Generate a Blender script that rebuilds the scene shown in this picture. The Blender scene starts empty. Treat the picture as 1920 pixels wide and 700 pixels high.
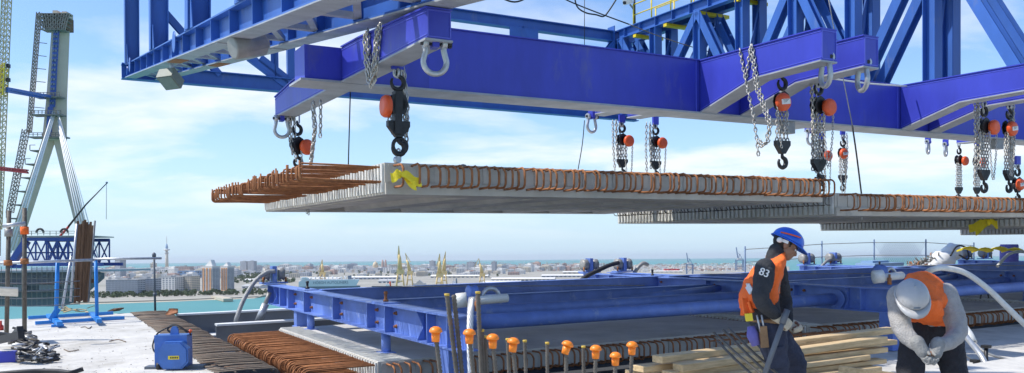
import bpy, math, random
from mathutils import Vector, Matrix, noise
random.seed(11)
R_ = math.radians
SC = bpy.context.scene
COL = SC.collection
# ------------------------------------------------------------------ camera
F = 1571.34                       # focal length in photo pixels (photo 1920 x 700)
PX, PY = 960.0, 485.5
EYE = 70.0                        # metres above the sea
ROLL = math.atan(0.0084)
MROLL = Matrix(((math.cos(ROLL), 0, math.sin(ROLL)), (0, 1, 0), (-math.sin(ROLL), 0, math.cos(ROLL))))
cd = bpy.data.cameras.new('camera'); cam = bpy.data.objects.new('camera', cd); COL.objects.link(cam)
cd.sensor_width = 36; cd.lens = F / 1920 * 36; cd.shift_y = (PY - 350) / 1920
cd.clip_start = 0.1; cd.clip_end = 200000
cam.matrix_world = Matrix.Translation((0, 0, EYE)) @ (MROLL @ Matrix.Rotation(R_(90), 3, 'X')).to_4x4()
SC.camera = cam
# ------------------------------------------------------------------ light
SUN_EL, SUN_AZ = 55.0, 186.0       # azimuth of the sun, counter-clockwise from +X (it stands to the left)
S = Vector((math.cos(R_(SUN_AZ)) * math.cos(R_(SUN_EL)), math.sin(R_(SUN_AZ)) * math.cos(R_(SUN_EL)), math.sin(R_(SUN_EL))))
sl = bpy.data.lights.new('sun', 'SUN'); sl.energy = 3.7; sl.angle = R_(0.53); sl.color = (1, 0.955, 0.88)
so = bpy.data.objects.new('sun', sl); COL.objects.link(so); so.rotation_euler = S.to_track_quat('Z', 'Y').to_euler()
so.location = (0, 0, 150)
W = bpy.data.worlds.new('World'); SC.world = W; W.use_nodes = True
nt = W.node_tree; nt.nodes.clear()
def wn(t, **k):
    n = nt.nodes.new(t)
    for a, b in k.items(): setattr(n, a, b)
    return n
sky = wn('ShaderNodeTexSky'); sky.sky_type = 'NISHITA'; sky.sun_disc = False
sky.sun_elevation = R_(SUN_EL); sky.sun_rotation = R_(90 - SUN_AZ); sky.altitude = 70
sky.air_density = 1.0; sky.dust_density = 0.6; sky.ozone_density = 2.2
tc = wn('ShaderNodeTexCoord'); sep = wn('ShaderNodeSeparateXYZ'); nt.links.new(tc.outputs['Generated'], sep.inputs[0])
def mth(op, a, b=None, clamp=False):
    n = wn('ShaderNodeMath', operation=op); n.use_clamp = clamp
    for i, x in enumerate((a, b)):
        if x is None: continue
        if isinstance(x, (int, float)): n.inputs[i].default_value = x
        else: nt.links.new(x, n.inputs[i])
    return n.outputs[0]
zc = mth('ADD', mth('MAXIMUM', sep.outputs['Z'], 0.0), 0.16)
comb = wn('ShaderNodeCombineXYZ')
nt.links.new(mth('DIVIDE', sep.outputs['X'], zc), comb.inputs[0]); nt.links.new(mth('DIVIDE', sep.outputs['Y'], zc), comb.inputs[1])
mp = wn('ShaderNodeMapping'); mp.inputs['Location'].default_value = (3.1, 1.3, 0); mp.inputs['Scale'].default_value = (0.75, 0.9, 1); nt.links.new(comb.outputs[0], mp.inputs[0])
n1 = wn('ShaderNodeTexNoise'); n1.inputs['Scale'].default_value = 1.25; n1.inputs['Detail'].default_value = 9; n1.inputs['Roughness'].default_value = 0.56; n1.inputs['Distortion'].default_value = 0.25
nt.links.new(mp.outputs[0], n1.inputs['Vector'])
cov = mth('MULTIPLY', mth('SUBTRACT', n1.outputs['Fac'], 0.475), 6.0, True)
low = mth('MULTIPLY', mth('SUBTRACT', 0.42, sep.outputs['Z']), 4.5, True)      # fewer clouds overhead
hor = mth('MULTIPLY', mth('SUBTRACT', sep.outputs['Z'], 0.015), 12.0, True)     # haze band over the sea
cl = mth('MULTIPLY', mth('MULTIPLY', cov, low), mth('MULTIPLY', hor, 0.82))
mixc = wn('ShaderNodeMix', data_type='RGBA'); nt.links.new(cl, mixc.inputs['Factor'])
tint = wn('ShaderNodeMix', data_type='RGBA', blend_type='MULTIPLY'); tint.inputs['Factor'].default_value = 1.0
nt.links.new(sky.outputs[0], tint.inputs['A']); tint.inputs['B'].default_value = (0.80, 0.92, 1.08, 1)
hz = wn('ShaderNodeMix', data_type='RGBA'); hzf = mth('MULTIPLY', mth('POWER', mth('SUBTRACT', 1.0, mth('MULTIPLY', mth('MAXIMUM', sep.outputs['Z'], 0.0), 3.6, True)), 2.2), 0.92)
nt.links.new(hzf, hz.inputs['Factor']); nt.links.new(tint.outputs['Result'], hz.inputs['A']); hz.inputs['B'].default_value = (3.2, 4.25, 5.15, 1)   # pale sea haze
nt.links.new(hz.outputs['Result'], mixc.inputs['A']); mixc.inputs['B'].default_value = (5.4, 5.55, 5.7, 1)
bg = wn('ShaderNodeBackground'); bg.inputs['Strength'].default_value = 0.15
out = wn('ShaderNodeOutputWorld'); nt.links.new(mixc.outputs['Result'], bg.inputs['Color']); nt.links.new(bg.outputs[0], out.inputs[0])
SC.view_settings.view_transform = 'Standard'; SC.view_settings.look = 'None'
SC.view_settings.exposure = 0.42; SC.view_settings.gamma = 1.0
SC.render.engine = 'CYCLES'; SC.cycles.max_bounces = 8; SC.cycles.diffuse_bounces = 5; SC.cycles.transparent_max_bounces = 8

# ------------------------------------------------------------------ deck frame: u along the spreader beam, v along the bridge, w up from the deck
H = 1.75
def _rot(rx, ry, rz): return Matrix.Rotation(rz, 3, 'Z') @ Matrix.Rotation(rx, 3, 'X') @ Matrix.Rotation(ry, 3, 'Y')
RD = _rot(R_(0.7962308), R_(-1.18570771), R_(29.45927101))
RDT = RD.transposed()
DM = Matrix.Translation((0, 0, EYE)) @ (MROLL @ RD).to_4x4() @ Matrix.Translation((0, 0, -H))   # deck -> world
WM = Matrix.Identity(4)
def ray(x, y): return RDT @ Vector(((x - PX) / F, 1, -(y - PY) / F))
def onw(x, y, w=0.0): d = ray(x, y); return d * ((w - H) / d.z) + Vector((0, 0, H))
def onu(x, y, u): d = ray(x, y); return d * (u / d.x) + Vector((0, 0, H))
def onv(x, y, v): d = ray(x, y); return d * (v / d.y) + Vector((0, 0, H))
def wat(x, y, Y):                       # photo pixel at world distance Y
    d = MROLL @ Vector(((x - PX) / F, 1, -(y - PY) / F)); return d * (Y / d.y) + Vector((0, 0, EYE))
def wz(x, y, z=3.0):                    # photo pixel on a level plane
    d = MROLL @ Vector(((x - PX) / F, 1, -(y - PY) / F)); return d * ((z - EYE) / d.z) + Vector((0, 0, EYE))
V = Vector
# ------------------------------------------------------------------ mesh builder
class MB:
    def __init__(s): s.v = []; s.f = []; s.sm = []
    def add(s, vs, fs, smooth=False):
        o = len(s.v); s.v += [tuple(p) for p in vs]; s.f += [tuple(i + o for i in f) for f in fs]; s.sm += [smooth] * len(fs); return s
    def box(s, lo, hi):
        x0, y0, z0 = lo; x1, y1, z1 = hi
        return s.add([(x0,y0,z0),(x1,y0,z0),(x1,y1,z0),(x0,y1,z0),(x0,y0,z1),(x1,y0,z1),(x1,y1,z1),(x0,y1,z1)],
            [(0,3,2,1),(4,5,6,7),(0,1,5,4),(1,2,6,5),(2,3,7,6),(3,0,4,7)])
    def bar(s, p, q, a, b, up=(0, 0, 1), ext=0.0):       # rectangular bar p..q, a = width across, b = depth along up
        p, q = V(p), V(q); d = (q - p).normalized(); p = p - d * ext; q = q + d * ext
        u = V(up); u = u - d * u.dot(d)
        if u.length < 1e-4: u = V((1, 0, 0)) - d * d.x
        u.normalize(); r = d.cross(u)
        c = [r * sx * a / 2 + u * sy * b / 2 for sx, sy in ((-1,-1),(1,-1),(1,1),(-1,1))]
        return s.add([p + k for k in c] + [q + k for k in c], [(3,2,1,0),(4,5,6,7),(0,1,5,4),(1,2,6,5),(2,3,7,6),(3,0,4,7)])
    def ibeam(s, p, q, h, b, tf, tw, up=(0, 0, 1)):
        p, q = V(p), V(q); d = (q - p).normalized(); u = V(up); u = (u - d * u.dot(d)).normalized()
        s.bar(p + u * (h - tf) / 2, q + u * (h - tf) / 2, b, tf, u); s.bar(p - u * (h - tf) / 2, q - u * (h - tf) / 2, b, tf, u)
        return s.bar(p, q, tw, h - 2 * tf, u)
    def tube(s, path, r, n=6, closed=False, rads=None):
        P = [V(p) for p in path]; m = len(P); T = []
        for i in range(m):
            a = P[(i - 1) % m] if closed or i else P[0]; b = P[(i + 1) % m] if closed or i < m - 1 else P[-1]
            t = b - a; T.append(t.normalized() if t.length > 1e-9 else V((0, 0, 1)))
        u = V((0, 0, 1)) if abs(T[0].z) < 0.9 else V((1, 0, 0)); u = (u - T[0] * u.dot(T[0])).normalized(); vs = []
        for i in range(m):
            u = u - T[i] * u.dot(T[i]); u = u.normalized() if u.length > 1e-6 else T[i].orthogonal().normalized()
            w = T[i].cross(u); rr = rads[i] if rads else r
            for k in range(n):
                a = 2 * math.pi * k / n; vs.append(P[i] + (u * math.cos(a) + w * math.sin(a)) * rr)
        fs = [(i*n+k, i*n+(k+1)%n, ((i+1)%m)*n+(k+1)%n, ((i+1)%m)*n+k) for i in range(m if closed else m-1) for k in range(n)]
        s.add(vs, fs, True)
        if not closed: 
            o = len(s.v) - len(vs); s.f.append(tuple(o + k for k in reversed(range(n)))); s.f.append(tuple(o + (m-1)*n + k for k in range(n))); s.sm += [False, False]
        return s
    def cyl(s, p, q, r, n=12): return s.tube([p, q], r, n)
    def lathe(s, prof, c, axis=(0, 0, 1), n=16, smooth=True):      # prof: (radius, height) pairs
        ax = V(axis).normalized(); u = ax.orthogonal().normalized(); w = ax.cross(u); c = V(c); vs = []
        for r, h in prof:
            for k in range(n):
                a = 2 * math.pi * k / n; vs.append(c + ax * h + (u * math.cos(a) + w * math.sin(a)) * r)
        m = len(prof)
        s.add(vs, [(i*n+k, i*n+(k+1)%n, (i+1)*n+(k+1)%n, (i+1)*n+k) for i in range(m-1) for k in range(n)], smooth)
        o = len(s.v) - len(vs); s.f.append(tuple(o + k for k in reversed(range(n)))); s.f.append(tuple(o + (m-1)*n + k for k in range(n))); s.sm += [False, False]
        return s
    def prism(s, poly, ext):                                        # polygon of 3d points pushed along ext
        e = V(ext); a = [V(p) for p in poly]; n = len(a)
        return s.add(a + [p + e for p in a], [tuple(reversed(range(n))), tuple(range(n, 2*n))] + [(k, (k+1)%n, n+(k+1)%n, n+k) for k in range(n)])
    def ball(s, c, r, n=10, m=6, sc=(1, 1, 1)):
        c = V(c); vs = []; fs = []
        for i in range(m + 1):
            t = math.pi * i / m
            for k in range(n):
                a = 2 * math.pi * k / n; vs.append(c + V((math.sin(t)*math.cos(a)*sc[0], math.sin(t)*math.sin(a)*sc[1], math.cos(t)*sc[2])) * r)
        for i in range(m):
            for k in range(n): fs.append((i*n+k, (i+1)*n+k, (i+1)*n+(k+1)%n, i*n+(k+1)%n))
        return s.add(vs, fs, True)
    def chain(s, path, pitch=0.06, r=0.0085, wd=0.02):              # real links, every second one turned
        P = [V(p) for p in path]; L = [0]
        for a, b in zip(P, P[1:]): L.append(L[-1] + (b - a).length)
        n = max(2, int(L[-1] / pitch)); j = 0; ref = None
        for i in range(n):
            t = (i + .5) / n * L[-1]
            while j < len(P) - 2 and L[j+1] < t: j += 1
            d = (P[j+1] - P[j]).normalized(); c = P[j] + d * (t - L[j])
            if ref is None or abs(ref.dot(d)) > .95: ref = d.orthogonal()
            u = (ref - d * ref.dot(d)).normalized(); w = d.cross(u)
            if i % 2: u, w = w, u
            h = pitch * .5 + r * .6; pts = []
            for a in (-60, 0, 60, 120, 180, 240):
                ca, sa = math.cos(R_(a)), math.sin(R_(a)); pts.append(c + u * wd * ca * 1.0 + d * ((h - wd * .6) * (1 if sa > .1 else -1 if sa < -.1 else 0) + wd * .7 * sa))
            s.tube(pts, r, 4, True)
        return s
    def build(s, name, m, parent=None, base=(0, 0, 0), kind=None):
        b = V(base); me = bpy.data.meshes.new(name)
        me.from_pydata([(x - b.x, y - b.y, z - b.z) for x, y, z in s.v], [], s.f)
        me.polygons.foreach_set('use_smooth', s.sm); me.materials.append(M[m] if isinstance(m, str) else m); me.update()
        o = bpy.data.objects.new(name, me); COL.objects.link(o)
        if parent: o.parent = parent
        if kind: o['kind'] = kind
        return o
def tag(o, label, cat, group=None):
    o['label'] = label; o['category'] = cat
    if group: o['group'] = group
    return o
def thing(name, base, label, cat, group=None, space=None):
    o = bpy.data.objects.new(name, None); COL.objects.link(o); o.empty_display_size = .2
    o.matrix_world = (DM if space is None else space) @ Matrix.Translation(V(base))
    o['base'] = tuple(base); tag(o, label, cat, group); return o
def part(t, name, mb, m, kind=None, parent=None):     # mesh given in the thing's space (deck or world)
    return mb.build(name, m, parent or t, t['base'], kind)
def solo(name, mb, m, label, cat, base, group=None, space=None):
    o = mb.build(name, m, None, base); o.matrix_world = (DM if space is None else space) @ Matrix.Translation(V(base)); return tag(o, label, cat, group)
def structure(name, mb, m, space=None):
    o = mb.build(name, m); o.matrix_world = (DM if space is None else space); o['kind'] = 'structure'; return o
def piece(name, me, parent, loc, rot=None, scale=None):   # a repeat that shares its mesh
    o = bpy.data.objects.new(name, me); COL.objects.link(o); o.parent = parent; o.location = loc
    if rot: o.rotation_euler = rot
    if scale: o.scale = scale
    return o
def mesh_of(mb, name, m):
    me = bpy.data.meshes.new(name); me.from_pydata(mb.v, [], mb.f); me.polygons.foreach_set('use_smooth', mb.sm); me.materials.append(M[m]); me.update(); return me
def arc(c, u, w, r, a0, a1, n): return [V(c) + V(u) * r * math.cos(R_(a0 + (a1-a0)*i/n)) + V(w) * r * math.sin(R_(a0 + (a1-a0)*i/n)) for i in range(n + 1)]
def smooth_path(pts, n=6):                # Catmull-Rom
    P = [V(p) for p in pts]; P = [P[0] * 2 - P[1]] + P + [P[-1] * 2 - P[-2]]; o = []
    for i in range(1, len(P) - 2):
        for k in range(n):
            t = k / n; a, b, c, d = P[i-1], P[i], P[i+1], P[i+2]
            o.append(0.5 * (2*b + (c-a)*t + (2*a-5*b+4*c-d)*t*t + (3*b-a-3*c+d)*t**3))
    return o + [P[-2]]
# ------------------------------------------------------------------ materials
M = {}
def mat(name, col, rough=.6, metal=0., var=.15, scale=6., bump=0., bscale=40., dirt=None, dscale=3., damt=.55, col2=None, spec=.5, stretch=None, coat=0.):
    m = bpy.data.materials.new(name); m.use_nodes = True; t = m.node_tree; N = t.nodes; L = t.links; b = N['Principled BSDF']
    b.inputs['Roughness'].default_value = rough; b.inputs['Metallic'].default_value = metal; b.inputs['Specular IOR Level'].default_value = spec; b.inputs['Coat Weight'].default_value = coat
    co = N.new('ShaderNodeTexCoord'); vec = co.outputs['Object']
    if stretch:
        mp = N.new('ShaderNodeMapping'); mp.inputs['Scale'].default_value = stretch; L.new(vec, mp.inputs[0]); vec = mp.outputs[0]
    oi = N.new('ShaderNodeObjectInfo'); va = N.new('ShaderNodeVectorMath'); va.operation = 'ADD'; L.new(vec, va.inputs[0])
    sc = N.new('ShaderNodeMath'); sc.operation = 'MULTIPLY'; sc.inputs[1].default_value = 37; L.new(oi.outputs['Random'], sc.inputs[0]); L.new(sc.outputs[0], va.inputs[1]); vec = va.outputs[0]
    nz = N.new('ShaderNodeTexNoise'); nz.inputs['Scale'].default_value = scale; nz.inputs['Detail'].default_value = 7; nz.inputs['Roughness'].default_value = .65; L.new(vec, nz.inputs['Vector'])
    rp = N.new('ShaderNodeValToRGB'); c2 = col2 or tuple(min(1, c * (1 + var)) for c in col); c1 = tuple(c * (1 - var) for c in col)
    rp.color_ramp.elements[0].position = .3; rp.color_ramp.elements[1].position = .7; rp.color_ramp.elements[0].color = (*c1, 1); rp.color_ramp.elements[1].color = (*c2, 1)
    L.new(nz.outputs['Fac'], rp.inputs[0]); cur = rp.outputs[0]
    if dirt:
        n2 = N.new('ShaderNodeTexNoise'); n2.inputs['Scale'].default_value = dscale; n2.inputs['Detail'].default_value = 9; n2.inputs['Roughness'].default_value = .7; L.new(vec, n2.inputs['Vector'])
        r2 = N.new('ShaderNodeValToRGB'); r2.color_ramp.elements[0].position = damt; r2.color_ramp.elements[1].position = min(1, damt + .13); L.new(n2.outputs['Fac'], r2.inputs[0])
        mx = N.new('ShaderNodeMix'); mx.data_type = 'RGBA'; L.new(r2.outputs[0], mx.inputs['Factor']); L.new(cur, mx.inputs['A']); mx.inputs['B'].default_value = (*dirt, 1); cur = mx.outputs['Result']
    L.new(cur, b.inputs['Base Color'])
    if bump:
        n3 = N.new('ShaderNodeTexNoise'); n3.inputs['Scale'].default_value = bscale; n3.inputs['Detail'].default_value = 5; L.new(vec, n3.inputs['Vector'])
        bp = N.new('ShaderNodeBump'); bp.inputs['Strength'].default_value = bump; bp.inputs['Distance'].default_value = .02; L.new(n3.outputs['Fac'], bp.inputs['Height']); L.new(bp.outputs[0], b.inputs['Normal'])
    M[name] = m; return m
mat('violet_paint', (.042, .055, .44), .42, 0, .20, 1.1, .14, 9, (.10, .11, .36), 1.7, .60, stretch=(1, 1, .35))
mat('truss_paint', (.04, .125, .42), .42, 0, .2, .9, .10, 9, (.13, .18, .36), 1.5, .60, stretch=(1, 1, .35))
mat('frame_paint', (.14, .23, .57), .45, 0, .2, 2.0, .12, 14, (.33, .40, .58), 3.0, .57)
mat('stand_paint', (.02, .22, .62), .45, 0, .18, 3, .05, 20, (.30, .35, .42), 6, .66)
mat('underside_grey', (.34, .36, .39), .6, 0, .22, 2.2, .08, 14, (.22, .20, .18), 3, .62)
mat('slab_concrete', (.52, .48, .41), .9, 0, .20, 1.3, .25, 30, (.33, .32, .29), 2.3, .60)
mat('slab_top', (.53, .51, .48), .92, 0, .22, .9, .45, 60, (.40, .385, .36), 1.8, .58)
mat('edge_concrete', (.66, .65, .60), .9, 0, .18, 8, .4, 45, (.34, .32, .28), 12, .62)
mat('white_deck', (.56, .54, .495), .9, 0, .16, 1.6, 1.0, 7, (.40, .375, .325), .9, .52)
mat('grey_steel', (.13, .145, .165), .6, 0, .2, 1.5, .08, 20, (.25, .22, .19), 3, .66)
mat('white_steel', (.72, .72, .70), .6, 0, .12, 2, .08, 20, (.4, .36, .3), 3, .66)
mat('rust', (.34, .135, .05), .85, 0, .4, 9, .4, 90, (.50, .22, .08), 5, .58)
mat('old_rebar', (.21, .165, .125), .85, 0, .35, 3, .4, 90, (.20, .085, .04), .9, .55)
mat('bar_steel', (.135, .12, .10), .65, .3, .3, 14, .4, 120, (.25, .12, .06), 9, .62)
mat('galvanised', (.50, .51, .52), .42, .55, .15, 14, .12, 60)
mat('chain_steel', (.50, .48, .44), .45, .45, .4, 22, .1, 60, (.16, .10, .06), 7, .56)
mat('black_iron', (.022, .022, .024), .45, .2, .3, 12, .1, 50, (.10, .07, .05), 8, .66)
mat('hoist_orange', (.74, .10, .022), .42, 0, .14, 6, .05, 30, (.28, .08, .04), 9, .66)
mat('cap_orange', (.92, .24, .012), .42, 0, .06, 5, 0, 30)
mat('vest_orange', (.90, .155, .022), .8, 0, .12, 9, .5, 60)
mat('vest_lime', (.92, .42, .02), .8, 0, .12, 9, .3, 60)
mat('reflective', (.66, .66, .64), .4, 0, .1, 20)
mat('box_paint', (.055, .16, .46), .4, 0, .14, 5, .06, 30, (.14, .22, .42), 8, .62)
mat('derrick_blue', (.03, .065, .27), .5, 0, .2, .3)
ORD = ['first', 'second', 'third', 'fourth', 'fifth', 'sixth', 'seventh', 'eighth', 'ninth', 'tenth', 'eleventh', 'twelfth', 'thirteenth', 'fourteenth', 'fifteenth', 'sixteenth', 'seventeenth', 'eighteenth', 'nineteenth', 'twentieth']
mat('label_white', (.78, .77, .74), .5, 0, .06, 20)
mat('label_yellow', (.80, .62, .03), .5, 0, .06, 20)
mat('label_ink', (.03, .03, .035), .6, 0, .05, 20)
mat('ribbon_yellow', (.92, .70, .02), .6, 0, .12, 12, .3, 40)
mat('paint_edge', (.10, .12, .60), .4, 0, .1, 3)
mat('tip_yellow', (.55, .38, .06), .7, 0, .2, 20)
mat('rail_yellow', (.78, .56, .02), .5, 0, .12, 5, .05, 30)
mat('timber', (.62, .43, .21), .8, 0, .28, 5, .35, 30, (.26, .16, .07), 3, .62, (.76, .56, .31), stretch=(.6, 6, 6))
mat('old_timber', (.16, .085, .045), .85, 0, .4, 4, .5, 30, (.08, .045, .03), 3, .58, (.27, .15, .08), stretch=(5, 5, .5))
mat('bay_paint_red', (.5, .03, .02), .5)
mat('hose_white', (.64, .64, .60), .55, 0, .12, 8, .3, 50, (.4, .38, .33), 7, .62)
mat('rope_steel', (.33, .33, .32), .5, .4, .2, 20, .5, 160)
mat('rubber_black', (.02, .02, .022), .6, 0, .3, 10, .1, 40)
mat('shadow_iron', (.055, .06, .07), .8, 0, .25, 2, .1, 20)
mat('floodlight', (.20, .22, .18), .6, .0, .1, 10)
mat('lamp_glass', (.22, .25, .22), .15, 0, .1, 10)
mat('drum_grey', (.30, .29, .27), .5, .2, .15, 6)
mat('helmet_blue', (.015, .12, .62), .3, 0, .06, 6, 0, 30)
mat('helmet_grey', (.40, .395, .39), .38, 0, .08, 8, .05, 40, (.25, .24, .23), 9, .62)
mat('sweater_dark', (.035, .037, .042), .95, 0, .25, 14, .5, 70)
mat('sweater_grey', (.36, .34, .32), .95, 0, .14, 18, .6, 80)
mat('trouser_navy', (.04, .046, .075), .9, 0, .25, 12, .5, 60, (.075, .08, .11), 6, .6)
mat('trouser_dark', (.022, .022, .027), .9, 0, .25, 12, .5, 60)
mat('skin', (.30, .155, .095), .55, 0, .14, 20, .15, 80)
mat('hair', (.012, .010, .009), .7, 0, .3, 30)
mat('glove_cream', (.60, .53, .40), .9, 0, .15, 20, .5, 90)
mat('glove_grey', (.27, .265, .25), .9, 0, .2, 20, .5, 90)
mat('leather', (.28, .16, .075), .7, 0, .25, 12, .3, 50)
mat('rag_purple', (.14, .13, .38), .9, 0, .2, 12, .4, 50)
mat('pylon_concrete', (.66, .53, .40), .9, 0, .10, .12, .1, 1, (.55, .44, .34), .05, .6)
mat('pylon_blue', (.03, .09, .36), .5, 0, .15, .2)
mat('stay_white', (.80, .80, .78), .5, 0, .05, .2)
mat('scaffold', (.24, .21, .18), .8, 0, .3, .3)
mat('crane_yellow', (.72, .52, .22), .6, 0, .2, .05)
mat('tower_crane_yellow', (.50, .41, .22), .6, 0, .2, .3)
mat('crane_red', (.45, .05, .05), .6, 0, .2, .3)
mat('crane_blue', (.13, .20, .33), .6, 0, .2, .05)
mat('ship_grey', (.66, .66, .66), .6, 0, .08, .02)
mat('ship_white', (.74, .75, .75), .6, 0, .08, .02)
mat('ship_dark', (.13, .17, .22), .6, 0, .1, .02)
mat('wall_white', (.70, .68, .64), .9, 0, .08, .03)
mat('wall_cream', (.60, .53, .42), .9, 0, .1, .03)
mat('wall_grey', (.44, .45, .47), .9, 0, .1, .03)
mat('wall_pink', (.52, .36, .30), .9, 0, .1, .03)
mat('wall_brick', (.62, .32, .15), .9, 0, .12, .05)
mat('wall_blue', (.22, .34, .50), .8, 0, .1, .03)
mat('window_dark', (.10, .125, .16), .25, 0, .3, .05)
mat('roof_tile', (.30, .17, .12), .9, 0, .2, .03)
mat('roof_grey', (.42, .42, .41), .9, 0, .15, .03)
mat('dome_tile', (.62, .50, .34), .7, 0, .1, .05)
mat('leaf_green', (.075, .105, .045), .9, 0, .5, .05)
mat('land', (.33, .31, .26), 1, 0, .2, .004, 0, 1, (.24, .25, .17), .006, .56)
mat('sand', (.46, .41, .31), 1, 0, .15, .02)
mat('asphalt', (.12, .12, .12), 1, 0, .2, .02)
mat('tarp_white', (.72, .72, .70), .7, 0, .08, 6, .3, 12)
# ------------------------------------------------------------------ sea, land
m = bpy.data.materials.new('sea_water'); m.use_nodes = True; M['sea_water'] = m
t_ = m.node_tree; b_ = t_.nodes['Principled BSDF']; b_.inputs['Roughness'].default_value = .45; b_.inputs['Specular IOR Level'].default_value = .12
co_ = t_.nodes.new('ShaderNodeTexCoord'); nz_ = t_.nodes.new('ShaderNodeTexNoise'); nz_.inputs['Scale'].default_value = .0011; nz_.inputs['Detail'].default_value = 6
mp_ = t_.nodes.new('ShaderNodeMapping'); mp_.inputs['Scale'].default_value = (.35, 1.6, 1); t_.links.new(co_.outputs['Object'], mp_.inputs[0]); t_.links.new(mp_.outputs[0], nz_.inputs['Vector'])
rp_ = t_.nodes.new('ShaderNodeValToRGB'); rp_.color_ramp.elements[0].position = .3; rp_.color_ramp.elements[1].position = .7
rp_.color_ramp.elements[0].color = (.07, .235, .225, 1); rp_.color_ramp.elements[1].color = (.10, .30, .285, 1)
t_.links.new(nz_.outputs['Fac'], rp_.inputs[0]); t_.links.new(rp_.outputs[0], b_.inputs['Base Color'])
n2_ = t_.nodes.new('ShaderNodeTexNoise'); n2_.inputs['Scale'].default_value = .22; n2_.inputs['Detail'].default_value = 6; t_.links.new(co_.outputs['Object'], n2_.inputs['Vector'])
bp_ = t_.nodes.new('ShaderNodeBump'); bp_.inputs['Strength'].default_value = .35; bp_.inputs['Distance'].default_value = 1.2; t_.links.new(n2_.outputs['Fac'], bp_.inputs['Height']); t_.links.new(bp_.outputs[0], b_.inputs['Normal'])
structure('sea', MB().add([(-45000, -4000, 0), (45000, -4000, 0), (45000, 48000, 0), (-45000, 48000, 0)], [(0, 1, 2, 3)]), 'sea_water', WM)
def shore(pts): return [wz(x, y, 3.0) for x, y in pts]
near = [(-60, 570), (100, 568), (200, 566), (330, 562), (398, 559), (440, 558), (480, 556), (520, 550), (548, 541), (600, 539.5), (740, 538.5), (748, 549), (900, 550), (1010, 548), (1130, 538), (1240, 526), (1330, 518), (1480, 509)]
far = [(1480, 500), (1300, 499.5), (1100, 498.5), (800, 499.5), (500, 501), (200, 503.5), (-60, 506)]
structure('land', MB().prism(shore(near + far), (0, 0, -4)), 'land', WM)
beach = MB()
for (x0, y0), (x1, y1) in zip(near[1:7], near[2:8]):
    a, b = wz(x0, y0, 3.3), wz(x1, y1, 3.3); n = V((0, 1, 0))
    beach.add([a + V((0, -9, -3.2)), b + V((0, -9, -3.2)), b + n * 42, a + n * 42], [(0, 1, 2, 3)])
structure('shore_path', beach, 'sand', WM)
jet = MB(); a, b = wz(404, 557, 3), wz(428, 563, 3)
jet.bar(a, b, 16, 5); solo('stone_jetty', jet, 'sand', 'short pale stone jetty running out from the far shore into the bay', 'jetty', a, space=WM)
# ------------------------------------------------------------------ city
def frame_at(p, rot): return Matrix.Translation(p) @ Matrix.Rotation(R_(rot), 4, 'Z')
def windows_mb(L, D, Hh, nx, ny, fl, fw=.6, fh=.45, z0=2.0):
    mb = MB(); e = .25
    for (n, along, fixed) in ((nx, 'x', -1), (ny, 'y', -1), (ny, 'y', 1)):
        ln = L if along == 'x' else D
        for i in range(n):
            for k in range(fl):
                c = (i + .5) / n * ln - ln / 2; hw = ln / n * fw / 2; z = z0 + (Hh - z0) * (k + .3) / fl; hh = (Hh - z0) / fl * fh
                if along == 'x': mb.box((c - hw, -D/2 - e, z), (c + hw, -D/2 + e, z + hh))
                else: mb.box((fixed * L/2 - e, c - hw, z), (fixed * L/2 + e, c + hw, z + hh))
    return mb
def building(name, label, xc, yb, yt, wpx, dep, rot, wall, nx, ny, fl, group=None, panels=None, gable=False, roof='roof_grey'):
    p = wz(xc, yb, 3.0); d = p.y; L = wpx * d / F; Hh = (yb - yt) * d / F
    t = thing(name, p, label, 'building', group, WM); t.matrix_world = frame_at(p, rot); t['base'] = (0, 0, 0)
    part(t, 'wall', MB().box((-L/2, -dep/2, -1), (L/2, dep/2, Hh)), wall)
    part(t, 'windows', windows_mb(L, dep, Hh, nx, ny, fl), 'window_dark', 'stuff')
    r = MB().box((-L/2 - .4, -dep/2 - .4, Hh), (L/2 + .4, dep/2 + .4, Hh + .9))
    if gable:
        r.prism([(-L*.32, -dep*.3, Hh + .9), (L*.32, -dep*.3, Hh + .9), (0, -dep*.3, Hh + L*.30)], (0, dep*.6, 0))
    else: r.box((-L*.2, -dep*.25, Hh + .9), (L*.12, dep*.25, Hh + 4))
    part(t, 'roof', r, roof)
    if panels:
        pm = MB(); 
        for k in range(panels[1]):
            c = (k + .5) / panels[1] * L - L/2; pm.box((c - L*.10, -dep/2 - .5, 1), (c + L*.10, -dep/2 + .1, Hh - 3))
        part(t, 'brick_panel', pm, panels[0])
    return t
BR = 24
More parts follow.
